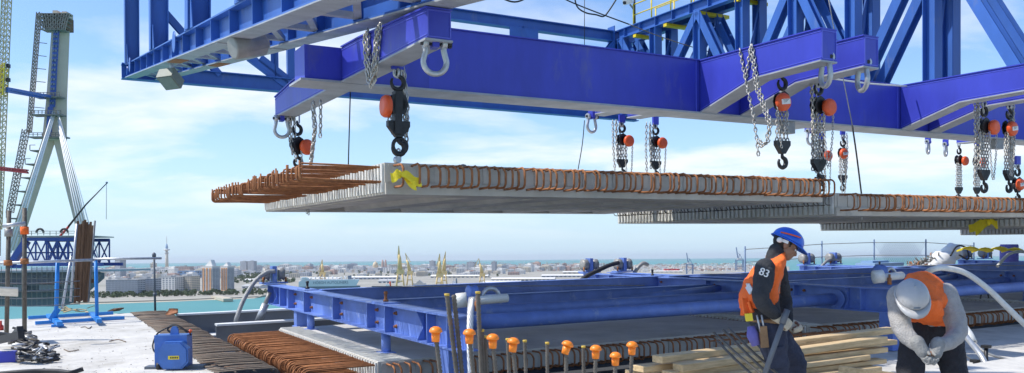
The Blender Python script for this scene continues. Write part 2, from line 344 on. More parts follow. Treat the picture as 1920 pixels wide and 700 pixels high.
def tower_block(xl, xr, xm, yb, yt, label, g):
    p = wz(xm, yb, 3.0); d = p.y; A = (xm - xl) * d / F / math.cos(R_(32)); B = (xr - xm) * d / F / math.sin(R_(58)); Hh = (yb - yt) * d / F
    t = thing('tower_block', p, label, 'building', g, WM); t.matrix_world = frame_at(p, -32); t['base'] = (0, 0, 0)
    part(t, 'wall', MB().box((-A, 0, -1), (0, B, Hh)), 'wall_white')
    for k in range(3):
        c = -A * (k + .5) / 3; part(t, 'brick_panel', MB().box((c - A*.11, -.6, 1), (c + A*.11, .2, Hh - 3)), 'wall_brick')
    part(t, 'shaded_side', MB().box((-.2, B*.06, 1), (.55, B*.94, Hh - 2)), 'wall_grey')  # grey sheet over the white wall paints shade on the right-hand face
    w = MB(); 
    for k in range(18):
        z = 3 + (Hh - 7) * k / 18
        for i in range(6):
            c = -A * (i + .5) / 6; w.box((c - A*.035, -1.0, z), (c + A*.035, .2, z + Hh/18*.5))
        for i in range(5):
            c = B * (i + .5) / 5; w.box((0, c - B*.06, z), (.9, c + B*.06, z + Hh/18*.45))
    part(t, 'windows', w, 'window_dark', 'stuff')
    part(t, 'roof', MB().box((-A - .5, -.8, Hh), (.8, B + .5, Hh + 1)).prism([(-A*.85, B*.2, Hh + 1), (-A*.1, B*.2, Hh + 1), (-A*.3, B*.2, Hh + A*.42)], (0, B*.5, 0)), 'wall_white')
tower_block(373, 413, 398, 548, 500, 'tall white and orange brick tower block, left one of the twin pair on the shore', 'twin tower blocks')
tower_block(411, 440, 427, 546, 500, 'tall white and orange brick tower block, right one of the twin pair on the shore', 'twin tower blocks')
building('apartment_building', 'long grey white apartment slab at the left end of the shore row', 236, 553, 525, 62, 30, -6, 'wall_grey', 22, 5, 7)
building('apartment_building', 'long grey apartment slab second in the shore row, beside the thin steel post', 274, 551, 523, 46, 30, -6, 'wall_grey', 16, 5, 7)
building('apartment_building', 'bright white apartment block with dark window bands on the shore, left of the cream block', 322, 547, 520, 34, 34, -14, 'wall_white', 5, 5, 7)
building('apartment_building', 'cream apartment block on the shore just left of the twin tower blocks', 352, 546, 518, 36, 30, -18, 'wall_cream', 9, 5, 8)
building('tower_block', 'slender grey tower block standing alone left of the broadcasting tower', 226, 521, 488, 14, 30, -25, 'wall_grey', 5, 5, 14)
building('tower_block', 'tall grey slab block, left one of the pair behind the twin towers', 459, 512, 490.5, 14, 26, -20, 'wall_grey', 5, 4, 12)
building('tower_block', 'tall grey slab block, right one of the pair behind the twin towers', 473, 512, 490, 14, 26, -20, 'wall_grey', 5, 4, 12)
building('office_building', 'dark brick office building with a flat roof right of the broadcasting tower', 346, 514, 500, 30, 40, -10, 'wall_pink', 9, 4, 5)
building('sports_hall', 'low blue fronted hall between the broadcasting tower and the twin towers', 356, 521, 508, 34, 60, -6, 'wall_blue', 3, 3, 2)
building('apartment_building', 'white cubic block far behind, right of the car carrier ship', 735, 512, 502, 26, 60, -15, 'wall_white', 5, 4, 5)
building('tower_block', 'tall grey block on the far skyline near the right hand pair of yellow cranes', 811, 508, 489.5, 9, 30, -15, 'wall_grey', 4, 4, 10)
building('tower_block', 'wide dark block on the skyline above the rightmost yellow crane', 884, 507, 491.5, 15, 40, -15, 'wall_grey', 5, 4, 6)
building('tower_block', 'tall pale tower right of the rightmost yellow crane', 927, 513, 491, 7, 30, -15, 'wall_grey', 3, 3, 12)
building('customs_house', 'white harbour building with two big square windows at the quay edge', 787, 543.5, 532, 22, 26, 0, 'wall_white', 3, 3, 1, gable=True)
# broadcasting tower
p = wz(313, 506, 3.0); d = p.y; q = d / F
t = thing('broadcasting_tower', p, 'slender concrete broadcasting tower with a round platform and needle mast', 'tower', None, WM)
hh = lambda y: p.z + (506 - y) * q
c = lambda y: (p.x, p.y, hh(y))
part(t, 'shaft', MB().lathe([(3.1*q, 0), (2.3*q, hh(468) - p.z)], p, n=14), 'wall_cream')
part(t, 'platform', MB().lathe([(2.4*q, 0), (5.6*q, 1.2*q), (5.6*q, 3*q), (3*q, 3.6*q)], c(470.5), n=18), 'wall_white')
part(t, 'lower_ring', MB().lathe([(2.4*q, 0), (4.2*q, .6*q), (4.2*q, 1.4*q), (2.4*q, 1.8*q)], c(476), n=18), 'wall_grey')
part(t, 'upper_drum', MB().lathe([(2.1*q, 0), (2.6*q, 3*q), (1.8*q, 6*q), (1.0*q, 10*q)], c(467.5), n=14), 'wall_blue')
part(t, 'mast', MB().tube([c(458), c(443)], .45*q, 5), 'wall_grey')
# cathedral
p = wz(703, 510, 3.0); q = p.y / F
t = thing('cathedral', p, 'pale cathedral with an ochre dome and twin bell towers on the skyline', 'cathedral', None, WM)
part(t, 'nave', MB().box((p.x - 14*q, p.y, p.z), (p.x + 22*q, p.y + 60, p.z + 8*q)), 'wall_white')
part(t, 'dome', MB().lathe([(5*q, 8*q), (5*q, 13*q), (4.6*q, 15*q), (3.4*q, 17.4*q), (1.2*q, 18.6*q), (.5*q, 20.5*q)], p + V((0, 20, 0)), n=16), 'dome_tile')
for dx in (14.5, 20):
    part(t, 'bell_tower', MB().lathe([(2.3*q, 0), (2.3*q, 18*q), (1.7*q, 18.5*q), (1.6*q, 21*q), (.3*q, 23*q)], p + V((dx*q, 0, 0)), n=8, smooth=False), 'wall_pink')
# generic city blocks: copies of a few prototypes, each its own object
PROT = []
for i, (wall, lab) in enumerate((('wall_white', 'small white flat roofed block in the dense city beyond the harbour'), ('wall_cream', 'small cream flat roofed block in the dense city beyond the harbour'),
      ('wall_grey', 'small grey flat roofed block in the dense city beyond the harbour'), ('wall_pink', 'small pinkish flat roofed block in the dense city beyond the harbour'))):
    for k in range(2):
        b = MB().box((-.5, -.5, -.05), (.5, .5, 1)).box((-.2, -.3, 1), (.25, .2, 1.13)).box((.3, -.4, 1), (.42, -.2, 1.07))
        w = MB(); nx, fl = (5, 5) if k else (7, 4)
        for f_ in range(fl):
            for j in range(nx):
                c = (j + .5) / nx - .5; z = .1 + .86 * f_ / fl
                w.box((c - .26/nx, -.512, z), (c + .26/nx, -.5 + .01, z + .42/fl)); w.box((-.512, c - .26/nx, z), (-.5 + .01, c + .26/nx, z + .42/fl))
        PROT.append((mesh_of(b, 'city_block', wall), mesh_of(w, 'windows', 'window_dark'), lab, wall))
rc = random.Random(4)
spots = []
for i in range(262):
    x = rc.uniform(150, 1125); y = 506.5 + 15 * rc.random() ** 1.6
    if x > 1000: y = min(y, 512)
    y -= .0084 * (x - 560)
    spots.append((y, x))
for i in range(16): spots.append((rc.uniform(519, 526), rc.uniform(210, 365)))
for y, x in sorted(spots):
    me, wm, lab, wall = PROT[rc.choices(range(8), (6, 6, 3, 3, 2, 2, 1.3, 1.3))[0]]
    p = wz(x, y, 3.0); q = p.y / F
    o = bpy.data.objects.new('city_block', me); COL.objects.link(o); tag(o, lab, 'building', lab.split()[1] + ' blocks of the city')
    tall = 1 if rc.random() < .88 else 1.7
    o.matrix_world = frame_at(p, rc.uniform(-35, 5)) @ Matrix.Diagonal((rc.uniform(8, 21) * q, rc.uniform(8, 14) * q, rc.uniform(4.6, 9) * q * tall, 1))
    piece('windows', wm, o, (0, 0, 0))['kind'] = 'stuff'
fm = [MB() for _ in range(3)]
for i in range(3600):
    x = rc.uniform(120, 1420); y = rc.uniform(499.5, 513) - .0084 * (x - 560) + (4 if x < 330 else 0) + (2.5 if x > 1150 else 0); p = wz(x, y, 3.0); q = p.y / F
    if p.y > 11500: continue
    a, b, c = rc.uniform(2, 8) * q, rc.uniform(2, 5) * q, rc.uniform(1.2, 4.4) * q
    if x > 1090: c *= .7
    fm[rc.choice((0, 0, 0, 1, 2))].box((p.x - a/2, p.y, 2), (p.x + a/2, p.y + b, 3 + c))
for k, (mb, mm, lb) in enumerate(zip(fm, ('wall_white', 'wall_cream', 'wall_pink'), ('hazy mass of white houses covering the far side of the city', 'scattered cream houses in the mass of the far city', 'scattered pinkish houses in the mass of the far city'))):
    o = mb.build('distant_houses', mm); o['kind'] = 'stuff'; tag(o, lb, 'houses')
# sheds and warehouses on the port
wh = [(600, 526, 70, 5), (700, 524, 90, 6), (860, 521, 110, 5), (980, 527, 120, 6), (1060, 520, 90, 5), (640, 531, 40, 5), (725, 531, 34, 7), (940, 534, 70, 7), (1010, 539, 80, 7), (1085, 531, 60, 6), (895, 541, 46, 7), (965, 545, 50, 6), (1130, 524, 60, 4), (1180, 517, 70, 4), (1250, 511, 60, 3), (1090, 513, 70, 4),(505, 536, 40, 6),(480, 529, 50, 6), (470, 541, 36, 7),(1210, 524, 50, 4)]
for i, (x, y, w_, h_) in enumerate(sorted(wh)):
    p = wz(x, y, 3.0); q = p.y / F; L = w_ * q; D = 45; h2 = h_ * q * .62
    t = thing('port_warehouse', p, 'low port warehouse with a pale pitched roof, %s from the left on the harbour flats' % ORD[i], 'warehouse', 'port warehouses', WM); t.matrix_world = frame_at(p, -8); t['base'] = (0, 0, 0)
    part(t, 'wall', MB().box((-L/2, 0, -1), (L/2, D, h2)), ('wall_white', 'wall_grey', 'wall_white', 'wall_cream')[i % 4])
    part(t, 'roof', MB().prism([(-L/2 - 1, -1, h2), (-L/2 - 1, D + 1, h2), (-L/2 - 1, D/2, h2 * 1.5 + 1)], (L + 2, 0, 0)), ('roof_grey', 'wall_white')[i % 2])
    dm = MB(); n = max(3, int(w_ / 8))
    for k in range(n):
        c = (k + .5) / n * L - L/2; dm.box((c - L/n*.27, -.5, 0), (c + L/n*.27, .4, h2 * .6))
    part(t, 'doors', dm, 'window_dark', 'stuff')
# trees along the shore and in the city (a far mass)
tr = MB()
def far_tree(x, y, hpx):
    p = wz(x, y, 3.0); q = p.y / F; h = hpx * q; r = h * .55
    for k in range(46):
        a = rc.uniform(0, 6.28); z = rc.random(); rr = r * math.sqrt(rc.random()) * (1 - abs(z - .45) * .9); cpt = p + V((math.cos(a) * rr, math.sin(a) * rr, h * (.15 + .8 * z))); s_ = h * .17
        n = V((rc.gauss(0, 1), rc.gauss(0, 1), rc.gauss(0, 1))).normalized(); u = n.orthogonal().normalized(); w2 = n.cross(u)
        tr.add([cpt + u * s_, cpt + w2 * s_, cpt - u * s_, cpt - w2 * s_ * .7], [(0, 1, 2, 3)])
for i in range(300):
    x = rc.uniform(150, 500); far_tree(x, 560.5 - (x - 150) * .0205 - rc.uniform(0, 7), rc.uniform(4.5, 9))
for i in range(110): far_tree(rc.uniform(440, 560), rc.uniform(516, 532), rc.uniform(4, 8))
for i in range(170): far_tree(rc.uniform(150, 940), rc.uniform(509, 520), rc.uniform(3, 5.5))
o = tr.build('shore_trees', 'leaf_green'); o['kind'] = 'stuff'; tag(o, 'dark green belt of trees along the far shore and between the city blocks', 'trees')
# ------------------------------------------------------------------ ship with lettering
p0, p1 = wz(560, 547, 0), wz(676, 545, 0)
q = p0.y / F; dx = (p1 - p0); Ls = dx.length; ang = math.degrees(math.atan2(dx.y, dx.x))
t = thing('car_carrier_ship', p0, 'boxy grey car carrier ship moored across the bay', 'ship', None, WM); t.matrix_world = frame_at(p0, ang); t['base'] = (0, 0, 0)
Hs = 25 * q
def hull(z0, z1, x0a, x1a, x0b, x1b, Wd):
    return MB().add([(x0a, 2, z0), (x1a, 2, z0), (x1a, Wd, z0), (x0a, Wd, z0), (x0b, 0, z1), (x1b, 0, z1), (x1b, Wd + 2, z1), (x0b, Wd + 2, z1)],
        [(0,3,2,1),(4,5,6,7),(0,1,5,4),(1,2,6,5),(2,3,7,6),(3,0,4,7)])
part(t, 'lower_hull', hull(-1, Hs*.36, Ls*.04, Ls*.985, 0, Ls, 30), 'ship_dark')
part(t, 'upper_hull', MB().prism([(0, -.05, Hs*.36), (Ls*.93, -.05, Hs*.36), (Ls*.985, -.05, Hs*.86), (Ls*.985, -.05, Hs*.86), (Ls*.06, -.05, Hs*.86), (0, -.05, Hs*.74)], (0, 32, 0)), 'ship_grey')
part(t, 'bridge_house', MB().box((Ls*.03, 3, Hs*.74), (Ls*.17, 28, Hs*1.0)).box((Ls*.05, -1, Hs*.98), (Ls*.14, 32, Hs*1.06)), 'ship_white')
for k in range(11):
    part(t, 'deck_vent', MB().lathe([(1.5, 0), (1.5, 3 + k % 3), (2.2, 3.5 + k % 3), (2.2, 5 + k % 3)], (Ls*(.2 + .07*k), 5 + (k*7) % 22, Hs*.86), n=8), 'ship_white')
part(t, 'funnel', MB().box((Ls*.80, 12, Hs*.86), (Ls*.86, 20, Hs*1.14)), 'ship_dark')
def lettering(txt, size, mname, parent, matrix, name='lettering', ext=.0):
    cu = bpy.data.curves.new(name, 'FONT'); cu.body = txt; cu.size = size; cu.extrude = ext; cu.align_x = 'CENTER'; cu.align_y = 'CENTER'
    tmp = bpy.data.objects.new('tmp', cu); COL.objects.link(tmp); dg = bpy.context.evaluated_depsgraph_get(); dg.update()
    me = bpy.data.meshes.new_from_object(tmp.evaluated_get(dg)); bpy.data.objects.remove(tmp); me.materials.clear(); me.materials.append(M[mname])
    o = bpy.data.objects.new(name, me); COL.objects.link(o); o.parent = parent; o.matrix_local = matrix; return o
lettering('HÖEGH AUTOLINERS', Hs * .27, 'ship_dark', t, Matrix.Translation((Ls*.515, -.3, Hs*.63)) @ Matrix.Rotation(R_(90), 4, 'X') @ Matrix.Diagonal((1.0, 1, 1, 1)), ext=.1)
# second ships at the quay
for lab, x0, x1, yb, hp, sup in (('grey workboat with an orange funnel at the quay left of the tallest crane', 712, 742, 547, 9, 'hoist_orange'), ('grey navy ship with a dark mast behind the middle yellow cranes', 838, 866, 541, 9, 'ship_dark')):
    a = wz(x0, yb, 0); q = a.y / F; L = (x1 - x0) * q; h = hp * q
    t = thing('moored_ship', a, lab, 'ship', None, WM); t['base'] = (0, 0, 0)
    part(t, 'hull', hull(-1, h*.5, L*.05, L*.95, 0, L, 14), 'ship_dark')
    part(t, 'superstructure', MB().box((L*.25, 3, h*.5), (L*.75, 12, h)).box((L*.35, 4, h), (L*.6, 11, h*1.5)), 'ship_white')
    part(t, 'funnel', MB().lathe([(L*.07, h), (L*.05, h*2.0), (L*.02, h*2.1)], (L*.62, 8, 0), n=8), sup)
    part(t, 'mast', MB().tube([(L*.45, 8, h), (L*.45, 8, h*2.7)], L*.012, 5), 'ship_dark')
# ------------------------------------------------------------------ harbour cranes
def level_crane(xb, yb, yt, xt, xj, yj, label, sc=1.0, g='yellow shipyard cranes', mm='crane_yellow'):
    p = wz(xb, yb, 3.0); q = p.y / F; X = lambda x, y, dy=0: V((p.x + (x - xb) * q, p.y + dy, p.z + (yb - y) * q))
    t = thing('harbour_crane', p, label, 'crane', g, WM); hw = 5.2 * sc; hgt = yb - yt
    for sx in (-1, 1):
        for sy in (0, 7): part(t, 'leg', MB().tube([X(xb + sx*hw, yb, sy*q), X(xb + sx*hw*.55, yb - hgt*.36, sy*q*.6)], .85*q*sc, 5), mm)
    part(t, 'portal', MB().box(tuple(X(xb - hw*.9, yb - hgt*.22)), tuple(X(xb + hw*.9, yb - hgt*.19, 7*q))), mm)
    part(t, 'machine_house', MB().box(tuple(X(xb - 4*sc, yb - hgt*.36)), tuple(X(xb + 5*sc, yb - hgt*.47, 7*q))), mm)
    part(t, 'tower', MB().tube([X(xb, yb - hgt*.47, 3*q), X(xb + (xt-xb)*.4, yb - hgt*.72, 3*q), X(xb + (xt-xb)*.7, yb - hgt*.8, 3*q)], 1, 6, rads=[3.0*q*sc, 2.0*q*sc, 1.2*q*sc]), mm)
    j = MB()
    for o_ in (-1, 1): j.bar(X(xb + o_*1.4*sc, yb - hgt*.5, 3*q), X(xt, yt, 3*q), .75*q*sc, .75*q*sc)
    for k in range(7):
        a = k / 7; b = (k + 1) / 7; m0 = X(xb - 1.4*sc, yb - hgt*.5, 3*q).lerp(X(xt, yt, 3*q), a); m1 = X(xb + 1.4*sc, yb - hgt*.5, 3*q).lerp(X(xt, yt, 3*q), b); j.bar(m0, m1, .4*q, .4*q)
    part(t, 'jib', j, mm)
    part(t, 'fly_jib', MB().bar(X(xt, yt, 3*q), X(xj, yj, 3*q), .8*q*sc, 1.0*q*sc), mm)
    part(t, 'tie_rod', MB().tube([X(xb + (xt-xb)*.7, yb - hgt*.8, 3*q), X(xt, yt + 1, 3*q)], .3*q*sc, 4), mm)
    part(t, 'hoist_rope', MB().tube([X(xj, yj, 3*q), X(xj, yj + hgt*.3, 3*q)], .12*q, 4), 'ship_dark')
level_crane(750, 545, 461, 748, 746, 484, 'tallest yellow shipyard crane with its jib pointing straight up', 1.55)
level_crane(768, 538, 475, 760, 770, 492, 'yellow shipyard crane just right of the tallest one, jib folded over', 1.15)
level_crane(824, 545, 476, 825, 819, 500, 'yellow shipyard crane in the middle pair, the stout left one', 1.5)
level_crane(832, 540, 472, 836, 830, 494, 'yellow shipyard crane in the middle pair, the taller right one', 1.25)
level_crane(604, 531, 487, 604, 597, 510, 'yellow crane standing behind the car carrier ship', 1.15)
level_crane(904, 538, 485, 898, 890, 500, 'rightmost yellow shipyard crane leaning left over the port flats', 1.15)
def sts_crane(xb, yb, label, s=1.0):
    p = wz(xb, yb, 3.0); q = p.y / F * s; X = lambda x, y, dy=0: V((p.x + x*q, p.y + dy*q, p.z + y*q))
    t = thing('container_crane', p, label, 'crane', 'grey container cranes', WM)
    for sx in (-6, 6):
        for dy in (0, 8): part(t, 'leg', MB().bar(X(sx, 0, dy), X(sx, 20, dy), 1.3*q, 1.3*q), 'crane_blue')
    part(t, 'cross_beam', MB().bar(X(-6, 8), X(6, 8), 1*q, 1*q).bar(X(-6, 19), X(6, 19), 1*q, 1.3*q).bar(X(-6, 2), X(6, 14), .5*q, .5*q), 'crane_blue')
    part(t, 'machine_house', MB().box(tuple(X(-4, 19, 2)), tuple(X(3, 23, 6))), 'wall_white')
    part(t, 'raised_boom', MB().bar(X(-3, 20, 3), X(-6, 42, 3), 1.6*q, 1.6*q), 'crane_blue')
    part(t, 'apex_frame', MB().bar(X(-3, 20, 3), X(0, 30, 3), .8*q, .8*q).bar(X(5, 20, 3), X(0, 30, 3), .7*q, .7*q).bar(X(0, 30, 3), X(-4.5, 32, 3), .4*q, .4*q), 'crane_blue')
sts_crane(1294, 514, 'blue grey container crane with raised boom, left one, alone on the far quay', .95)
sts_crane(1388, 508, 'blue grey container crane with raised boom, right one, beside the fence post', 1.05)
# containers stacked red on the far quay
for x, y, w_, h_ in ((1262, 509.5, 26, 5), (1345, 507, 60, 3)):
    a = wz(x, y, 3); q = a.y / F; mb = MB()
    for k in range(int(w_ * 1.2)):
        cx = (rc.random() - .5) * w_ * q; hz = rc.randint(1, 3) * h_ / 3 * q; mb.box((a.x + cx, a.y + rc.uniform(0, 60), 3), (a.x + cx + 2.2*q, a.y + 70, 3 + hz))
    o = mb.build('containers', 'roof_tile' if w_ > 30 else 'crane_red'); o['kind'] = 'stuff'; tag(o, 'stacked rusty red shipping containers on the far quay at %s' % ('right' if w_ > 30 else 'left of the container cranes'), 'containers')
# ------------------------------------------------------------------ bridge pylon, tower crane, cantilever deck
PD = 395.0; q = PD / F
X = lambda x, y, dy=0.0: wat(x, y, PD) + V((0, dy, 0))
XS = lambda x, y, dy=0.0: wat(x, y, PD + dy)
t = thing('bridge_pylon', X(110, 520), 'tall concrete bridge pylon with spreading legs and a blue anchor strip', 'pylon', None, WM)
def taper(a, b, wa, wb, dp): # column with a section turned to the bridge axis
    k = 1.1; a, b = V(a), V(b); ex, ey = V((.87, .49, 0)), V((-.49, .87, 0))
    return MB().add([a + ex*sx*wa*k*.8 + ey*sy*wa*k*.7 for sx, sy in ((-1,-1),(1,-1),(1,1),(-1,1))] + [b + ex*sx*wb*k*.8 + ey*sy*wb*k*.7 for sx, sy in ((-1,-1),(1,-1),(1,1),(-1,1))],
        [(0,3,2,1),(4,5,6,7),(0,1,5,4),(1,2,6,5),(2,3,7,6),(3,0,4,7)])
def taper_plain(a, b, wa, wb, dp):
    a, b = V(a), V(b); return MB().add([a + V((-wa, -dp, 0)), a + V((wa, -dp, 0)), a + V((wa, dp, 0)), a + V((-wa, dp, 0)), b + V((-wb, -dp, 0)), b + V((wb, -dp, 0)), b + V((wb, dp, 0)), b + V((-wb, dp, 0))],
        [(0,3,2,1),(4,5,6,7),(0,1,5,4),(1,2,6,5),(2,3,7,6),(3,0,4,7)])
part(t, 'shaft', taper(X(106, 190), X(114, 52), 19.5*q, 17*q, 5), 'pylon_concrete')
part(t, 'lower_shaft', taper(X(102, 265), X(106, 190), 23*q, 19.5*q, 5), 'pylon_concrete')
part(t, 'leg', taper(X(24, 470), X(92, 262), 12.5*q, 12.5*q, 4.2), 'pylon_concrete')
part(t, 'leg', taper(X(166, 480), X(112, 262), 10.5*q, 12*q, 4.2), 'pylon_concrete')
part(t, 'anchor_strip', MB().bar(X(109.5, 205, -5.3), X(117.5, 62, -5.3), 9.5*q, .8, (0, 1, 0)), 'pylon_blue')
part(t, 'anchor_strip', MB().bar(X(103, 262, -5.5), X(107, 205, -5.5), 9*q, .8, (0, 1, 0)), 'pylon_blue')
for k in range(16):
    a = k / 15; c = X(109.8, 198, -5.9).lerp(X(117.3, 66, -5.9), a)
    for sx in (-1, 1): part(t, 'anchor_box', MB().box(tuple(c + V((sx*2.4*q - .4, -.3, -.5))), tuple(c + V((sx*2.4*q + .4, .3, .5)))), 'ship_dark')
crown = MB(); cw = MB()
for i, (y, w_) in enumerate(((64, 22), (56, 24), (48, 26), (41, 28.5), (34, 29))):
    cw.box(tuple(X(115 - w_, y, -7)), tuple(X(115 + w_*.9, y - 1.4, -2)))
    if i < 4:
        for k in range(13):
            xx = 115 - w_ + 2*w_*k/12; crown.bar(X(xx, y, -7), X(115 - w_*1.08 + 2.16*w_*k/12, y - 8, -7), .35, .35)
        for k in range(6):
            crown.bar(X(115 - w_ + 2*w_*k/6, y, -7), X(115 - w_ + 2*w_*(k+1)/6, y - 8, -7), .25, .25)
        crown.box(tuple(X(115 - w_, y - 3, -7.2)), tuple(X(115 + w_, y - 4, -7)))
part(t, 'crown_platform', cw, 'scaffold'); part(t, 'crown_scaffold', crown, 'scaffold')
part(t, 'formwork', MB().box(tuple(X(95, 60, -6.5)), tuple(X(134, 36, 2))), 'old_timber')
part(t, 'top_block', MB().box(tuple(X(105, 40, -3)), tuple(X(114, 23, 3))).box(tuple(X(122, 40, -3)), tuple(X(131, 25, 3))), 'pylon_concrete')
for (y, xa, xb) in ((186, 82, 129), (219, 76, 131), (260, 72, 138)):
    mb = MB().box(tuple(X(xa, y + 3, -8)), tuple(X(xb, y, -3)))
    for k in range(9): mb.bar(X(xa + (xb-xa)*k/8, y, -8), X(xa + (xb-xa)*k/8, y - 6, -8), .25, .25)
    mb.bar(X(xa, y - 6, -8), X(xb, y - 6, -8), .25, .25); mb.bar(X(xa, y - 3, -8), X(xb, y - 3, -8), .2, .2)
    part(t, 'work_platform', mb, 'scaffold')
for k in range(6):      # scaffold steps down the left leg
    a = k / 6; x = 84 - 52*a; y = 285 + 150*a
    part(t, 'leg_platform', MB().box(tuple(X(x - 12, y + 2, -7)), tuple(X(x + 4, y, 4))).bar(X(x - 12, y, -7), X(x - 12, y - 9, -7), .3, .3).bar(X(x - 12, y - 9, -7), X(x - 2, y - 9, -7), .25, .25), 'scaffold')
# white stay cables
for k, (ya, xb, yb, xs) in enumerate([(208, 16, 470, 0), (212, 20, 474, 0), (216, 25, 478, 0)]):
    part(t, 'stay_cable', MB().tube([XS(100 + k*1.2, ya, -6), XS(xb, yb, -30)], 1.5*q, 6), 'stay_white')
for k in range(5):
    part(t, 'stay_cable', MB().tube([XS(108 + k*.4, 208 + k*9, -6), XS(186 - k*6.5, 490, -40)], .95*q, 6), 'stay_white')
# hoist mast beside the pylon (lattice)
def lattice(mb, a, b, w, n, r, dx=(1, 0, 0), dy=(0, 1, 0)):
    a, b = V(a), V(b); dx, dy = V(dx), V(dy); cs = [dx*sx*w/2 + dy*sy*w/2 for sx, sy in ((-1,-1),(1,-1),(1,1),(-1,1))]
    for c in cs: mb.bar(a + c, b + c, r, r)
    for i in range(n):
        p0, p1 = a.lerp(b, i/n), a.lerp(b, (i+1)/n)
        for k in range(4):
            mb.bar(p0 + cs[k], p0 + cs[(k+1)%4], r*.7, r*.7); mb.bar(p0 + cs[k], p1 + cs[(k+1)%4], r*.7, r*.7)
    return mb
t = thing('hoist_mast', X(40, 430), 'thin grey lattice hoist mast climbing beside the pylon', 'mast', None, WM)
part(t, 'mast', lattice(MB(), X(64, 250, -4), X(82, 28, -4), 6*q, 34, .28), 'scaffold')
part(t, 'lower_mast', lattice(MB(), X(28, 400, -4), X(58, 245, -4), 9*q, 22, .28), 'scaffold')
for k in range(7): part(t, 'wall_tie', MB().bar(X(82 - k*1.6, 60 + k*24, -4), X(98 - k*1.0, 62 + k*24, -4), .3, .3), 'scaffold')
t = thing('stair_scaffold', X(8, 470), 'grey stair scaffold standing at the foot of the left pylon leg', 'scaffold', None, WM)
part(t, 'frame', lattice(lattice(MB(), X(8, 470, -12), X(14, 330, -12), 9*q, 14, .3), X(24, 480, -12), X(27, 290, -12), 7*q, 18, .26), 'scaffold')
t = thing('tower_crane', XS(2, 430, -40), 'yellowish lattice tower crane mast at the left edge of the picture', 'crane', None, WM)
part(t, 'mast', lattice(MB(), XS(-6, 430, -40), XS(15, -60, -40), 12*q*.88, 46, .32), 'tower_crane_yellow')
part(t, 'climbing_frame', lattice(MB(), XS(2.0, 180, -40), XS(5.5, 120, -40), 15*q*.88, 6, .4), 'rail_yellow').name
for yy in (124, 150): part(t, 'motor', MB().bar(XS(13, yy, -40), XS(18, yy, -40), 1.5, 1.6), 'black_iron')
part(t, 'tie_strut', MB().bar(XS(12, 166, -40), XS(98, 182, -6), 1.1, 1.1).bar(XS(12, 171, -40), XS(84, 184, -6), 1.0, 1.0), 'truss_paint')
t = solo('red_crane_jib', lattice(MB(), XS(-40, 312, -60), XS(52, 322, -60), 4.5*q, 18, .5, (0, 0, 1), (0, 1, 0)), 'crane_red', 'dark red lattice crane jib entering from the left edge behind the pylon leg', 'crane', XS(0, 317, -60), space=WM)
# cantilever with derrick truss under the pylon
CD = 300.0; q = CD / F; Y_ = lambda x, y, dy=0.0: wat(x, y, CD) + V((0, dy, 0))
t = thing('bridge_cantilever', Y_(60, 560), 'grey box girder end of the bridge being built out from the pylon', 'bridge', None, WM)
part(t, 'box_girder', MB().prism([Y_(-80, 508), Y_(178, 508), Y_(196, 512), Y_(196, 522), Y_(150, 562), Y_(120, 575), Y_(-80, 575)], (-29, 52, 0)), 'grey_steel')
part(t, 'deck_edge', MB().box(tuple(Y_(-80, 512, -2)), tuple(Y_(192, 506, 40))), 'underside_grey')
part(t, 'nose_scaffold', lattice(lattice(MB(), Y_(150, 520, -6), Y_(205, 520, -6), 9*q, 12, .18, (0, 0, 1), (0, 1, 0)), Y_(178, 535, -6), Y_(178, 500, -6), 7*q, 6, .18), 'scaffold')
sc2 = MB()
for k in range(27):
    xx = -60 + 9.4*k; yb_ = 572 - max(0, xx - 120)*.62; sc2.bar(Y_(xx, yb_, -4), Y_(xx, 500, -4), .14, .14)
for y in (508, 522, 534, 546, 558): sc2.bar(Y_(-60, y, -4), Y_(190 - max(0, y - 520)*1.3, y, -4), .14, .14)
part(t, 'scaffold_screen', sc2, 'scaffold', 'stuff')
for y in (531, 548): part(t, 'scaffold_deck', MB().box(tuple(Y_(-60, y + 1.6, -4)), tuple(Y_(150, y, -1))), 'old_timber')
for xx, w_ in ((30, 22), (78, 30), (124, 20)): part(t, 'steel_plate', MB().box(tuple(Y_(xx, 545, -1.6)), tuple(Y_(xx + w_, 534, -1.2))), 'underside_grey')
for k in range(6): part(t, 'portal_window', MB().box(tuple(Y_(60 + k*20, 521, -.3)), tuple(Y_(70 + k*20, 515, .3))), 'window_dark')
t = thing('derrick_truss', Y_(110, 508), 'blue steel derrick truss standing on the far bridge end below the pylon', 'truss', None, WM)
for dy in (-1, 14):
    part(t, 'top_chord', MB().bar(Y_(44, 449, dy), Y_(170, 449, dy), 1.0, 1.2), 'derrick_blue'); part(t, 'bottom_chord', MB().bar(Y_(44, 496, dy), Y_(196, 496, dy), 1.0, 1.2), 'derrick_blue')
    for k in range(7):
        xa = 50 + 20*k; part(t, 'web_post', MB().bar(Y_(xa, 496, dy), Y_(xa, 449, dy), .42, .42), 'derrick_blue')
        if k < 6: [part(t, 'web_diagonal', MB().bar(Y_(xa + e0, 494, dy), Y_(xa + 20 - e0, 451, dy), .38, .38), 'derrick_blue') for e0 in (0, 20)]
part(t, 'middle_chord', MB().bar(Y_(44, 474), Y_(170, 474), .5, .5), 'derrick_blue')
part(t, 'back_stay', MB().bar(Y_(20, 498), Y_(50, 452), 2.2, 2.2).bar(Y_(14, 500), Y_(48, 500), 1.2, 1.2), 'derrick_blue')
part(t, 'walkway', MB().box(tuple(Y_(40, 445, -2)), tuple(Y_(174, 442, 16))), 'drum_grey')
rl = MB()
for k in range(12): rl.bar(Y_(42 + 11.5*k, 442, -2), Y_(42 + 11.5*k, 434, -2), .16, .16)
rl.bar(Y_(42, 434, -2), Y_(170, 434, -2), .16, .16); rl.bar(Y_(42, 438, -2), Y_(170, 438, -2), .14, .14); part(t, 'guard_rail', rl, 'scaffold')
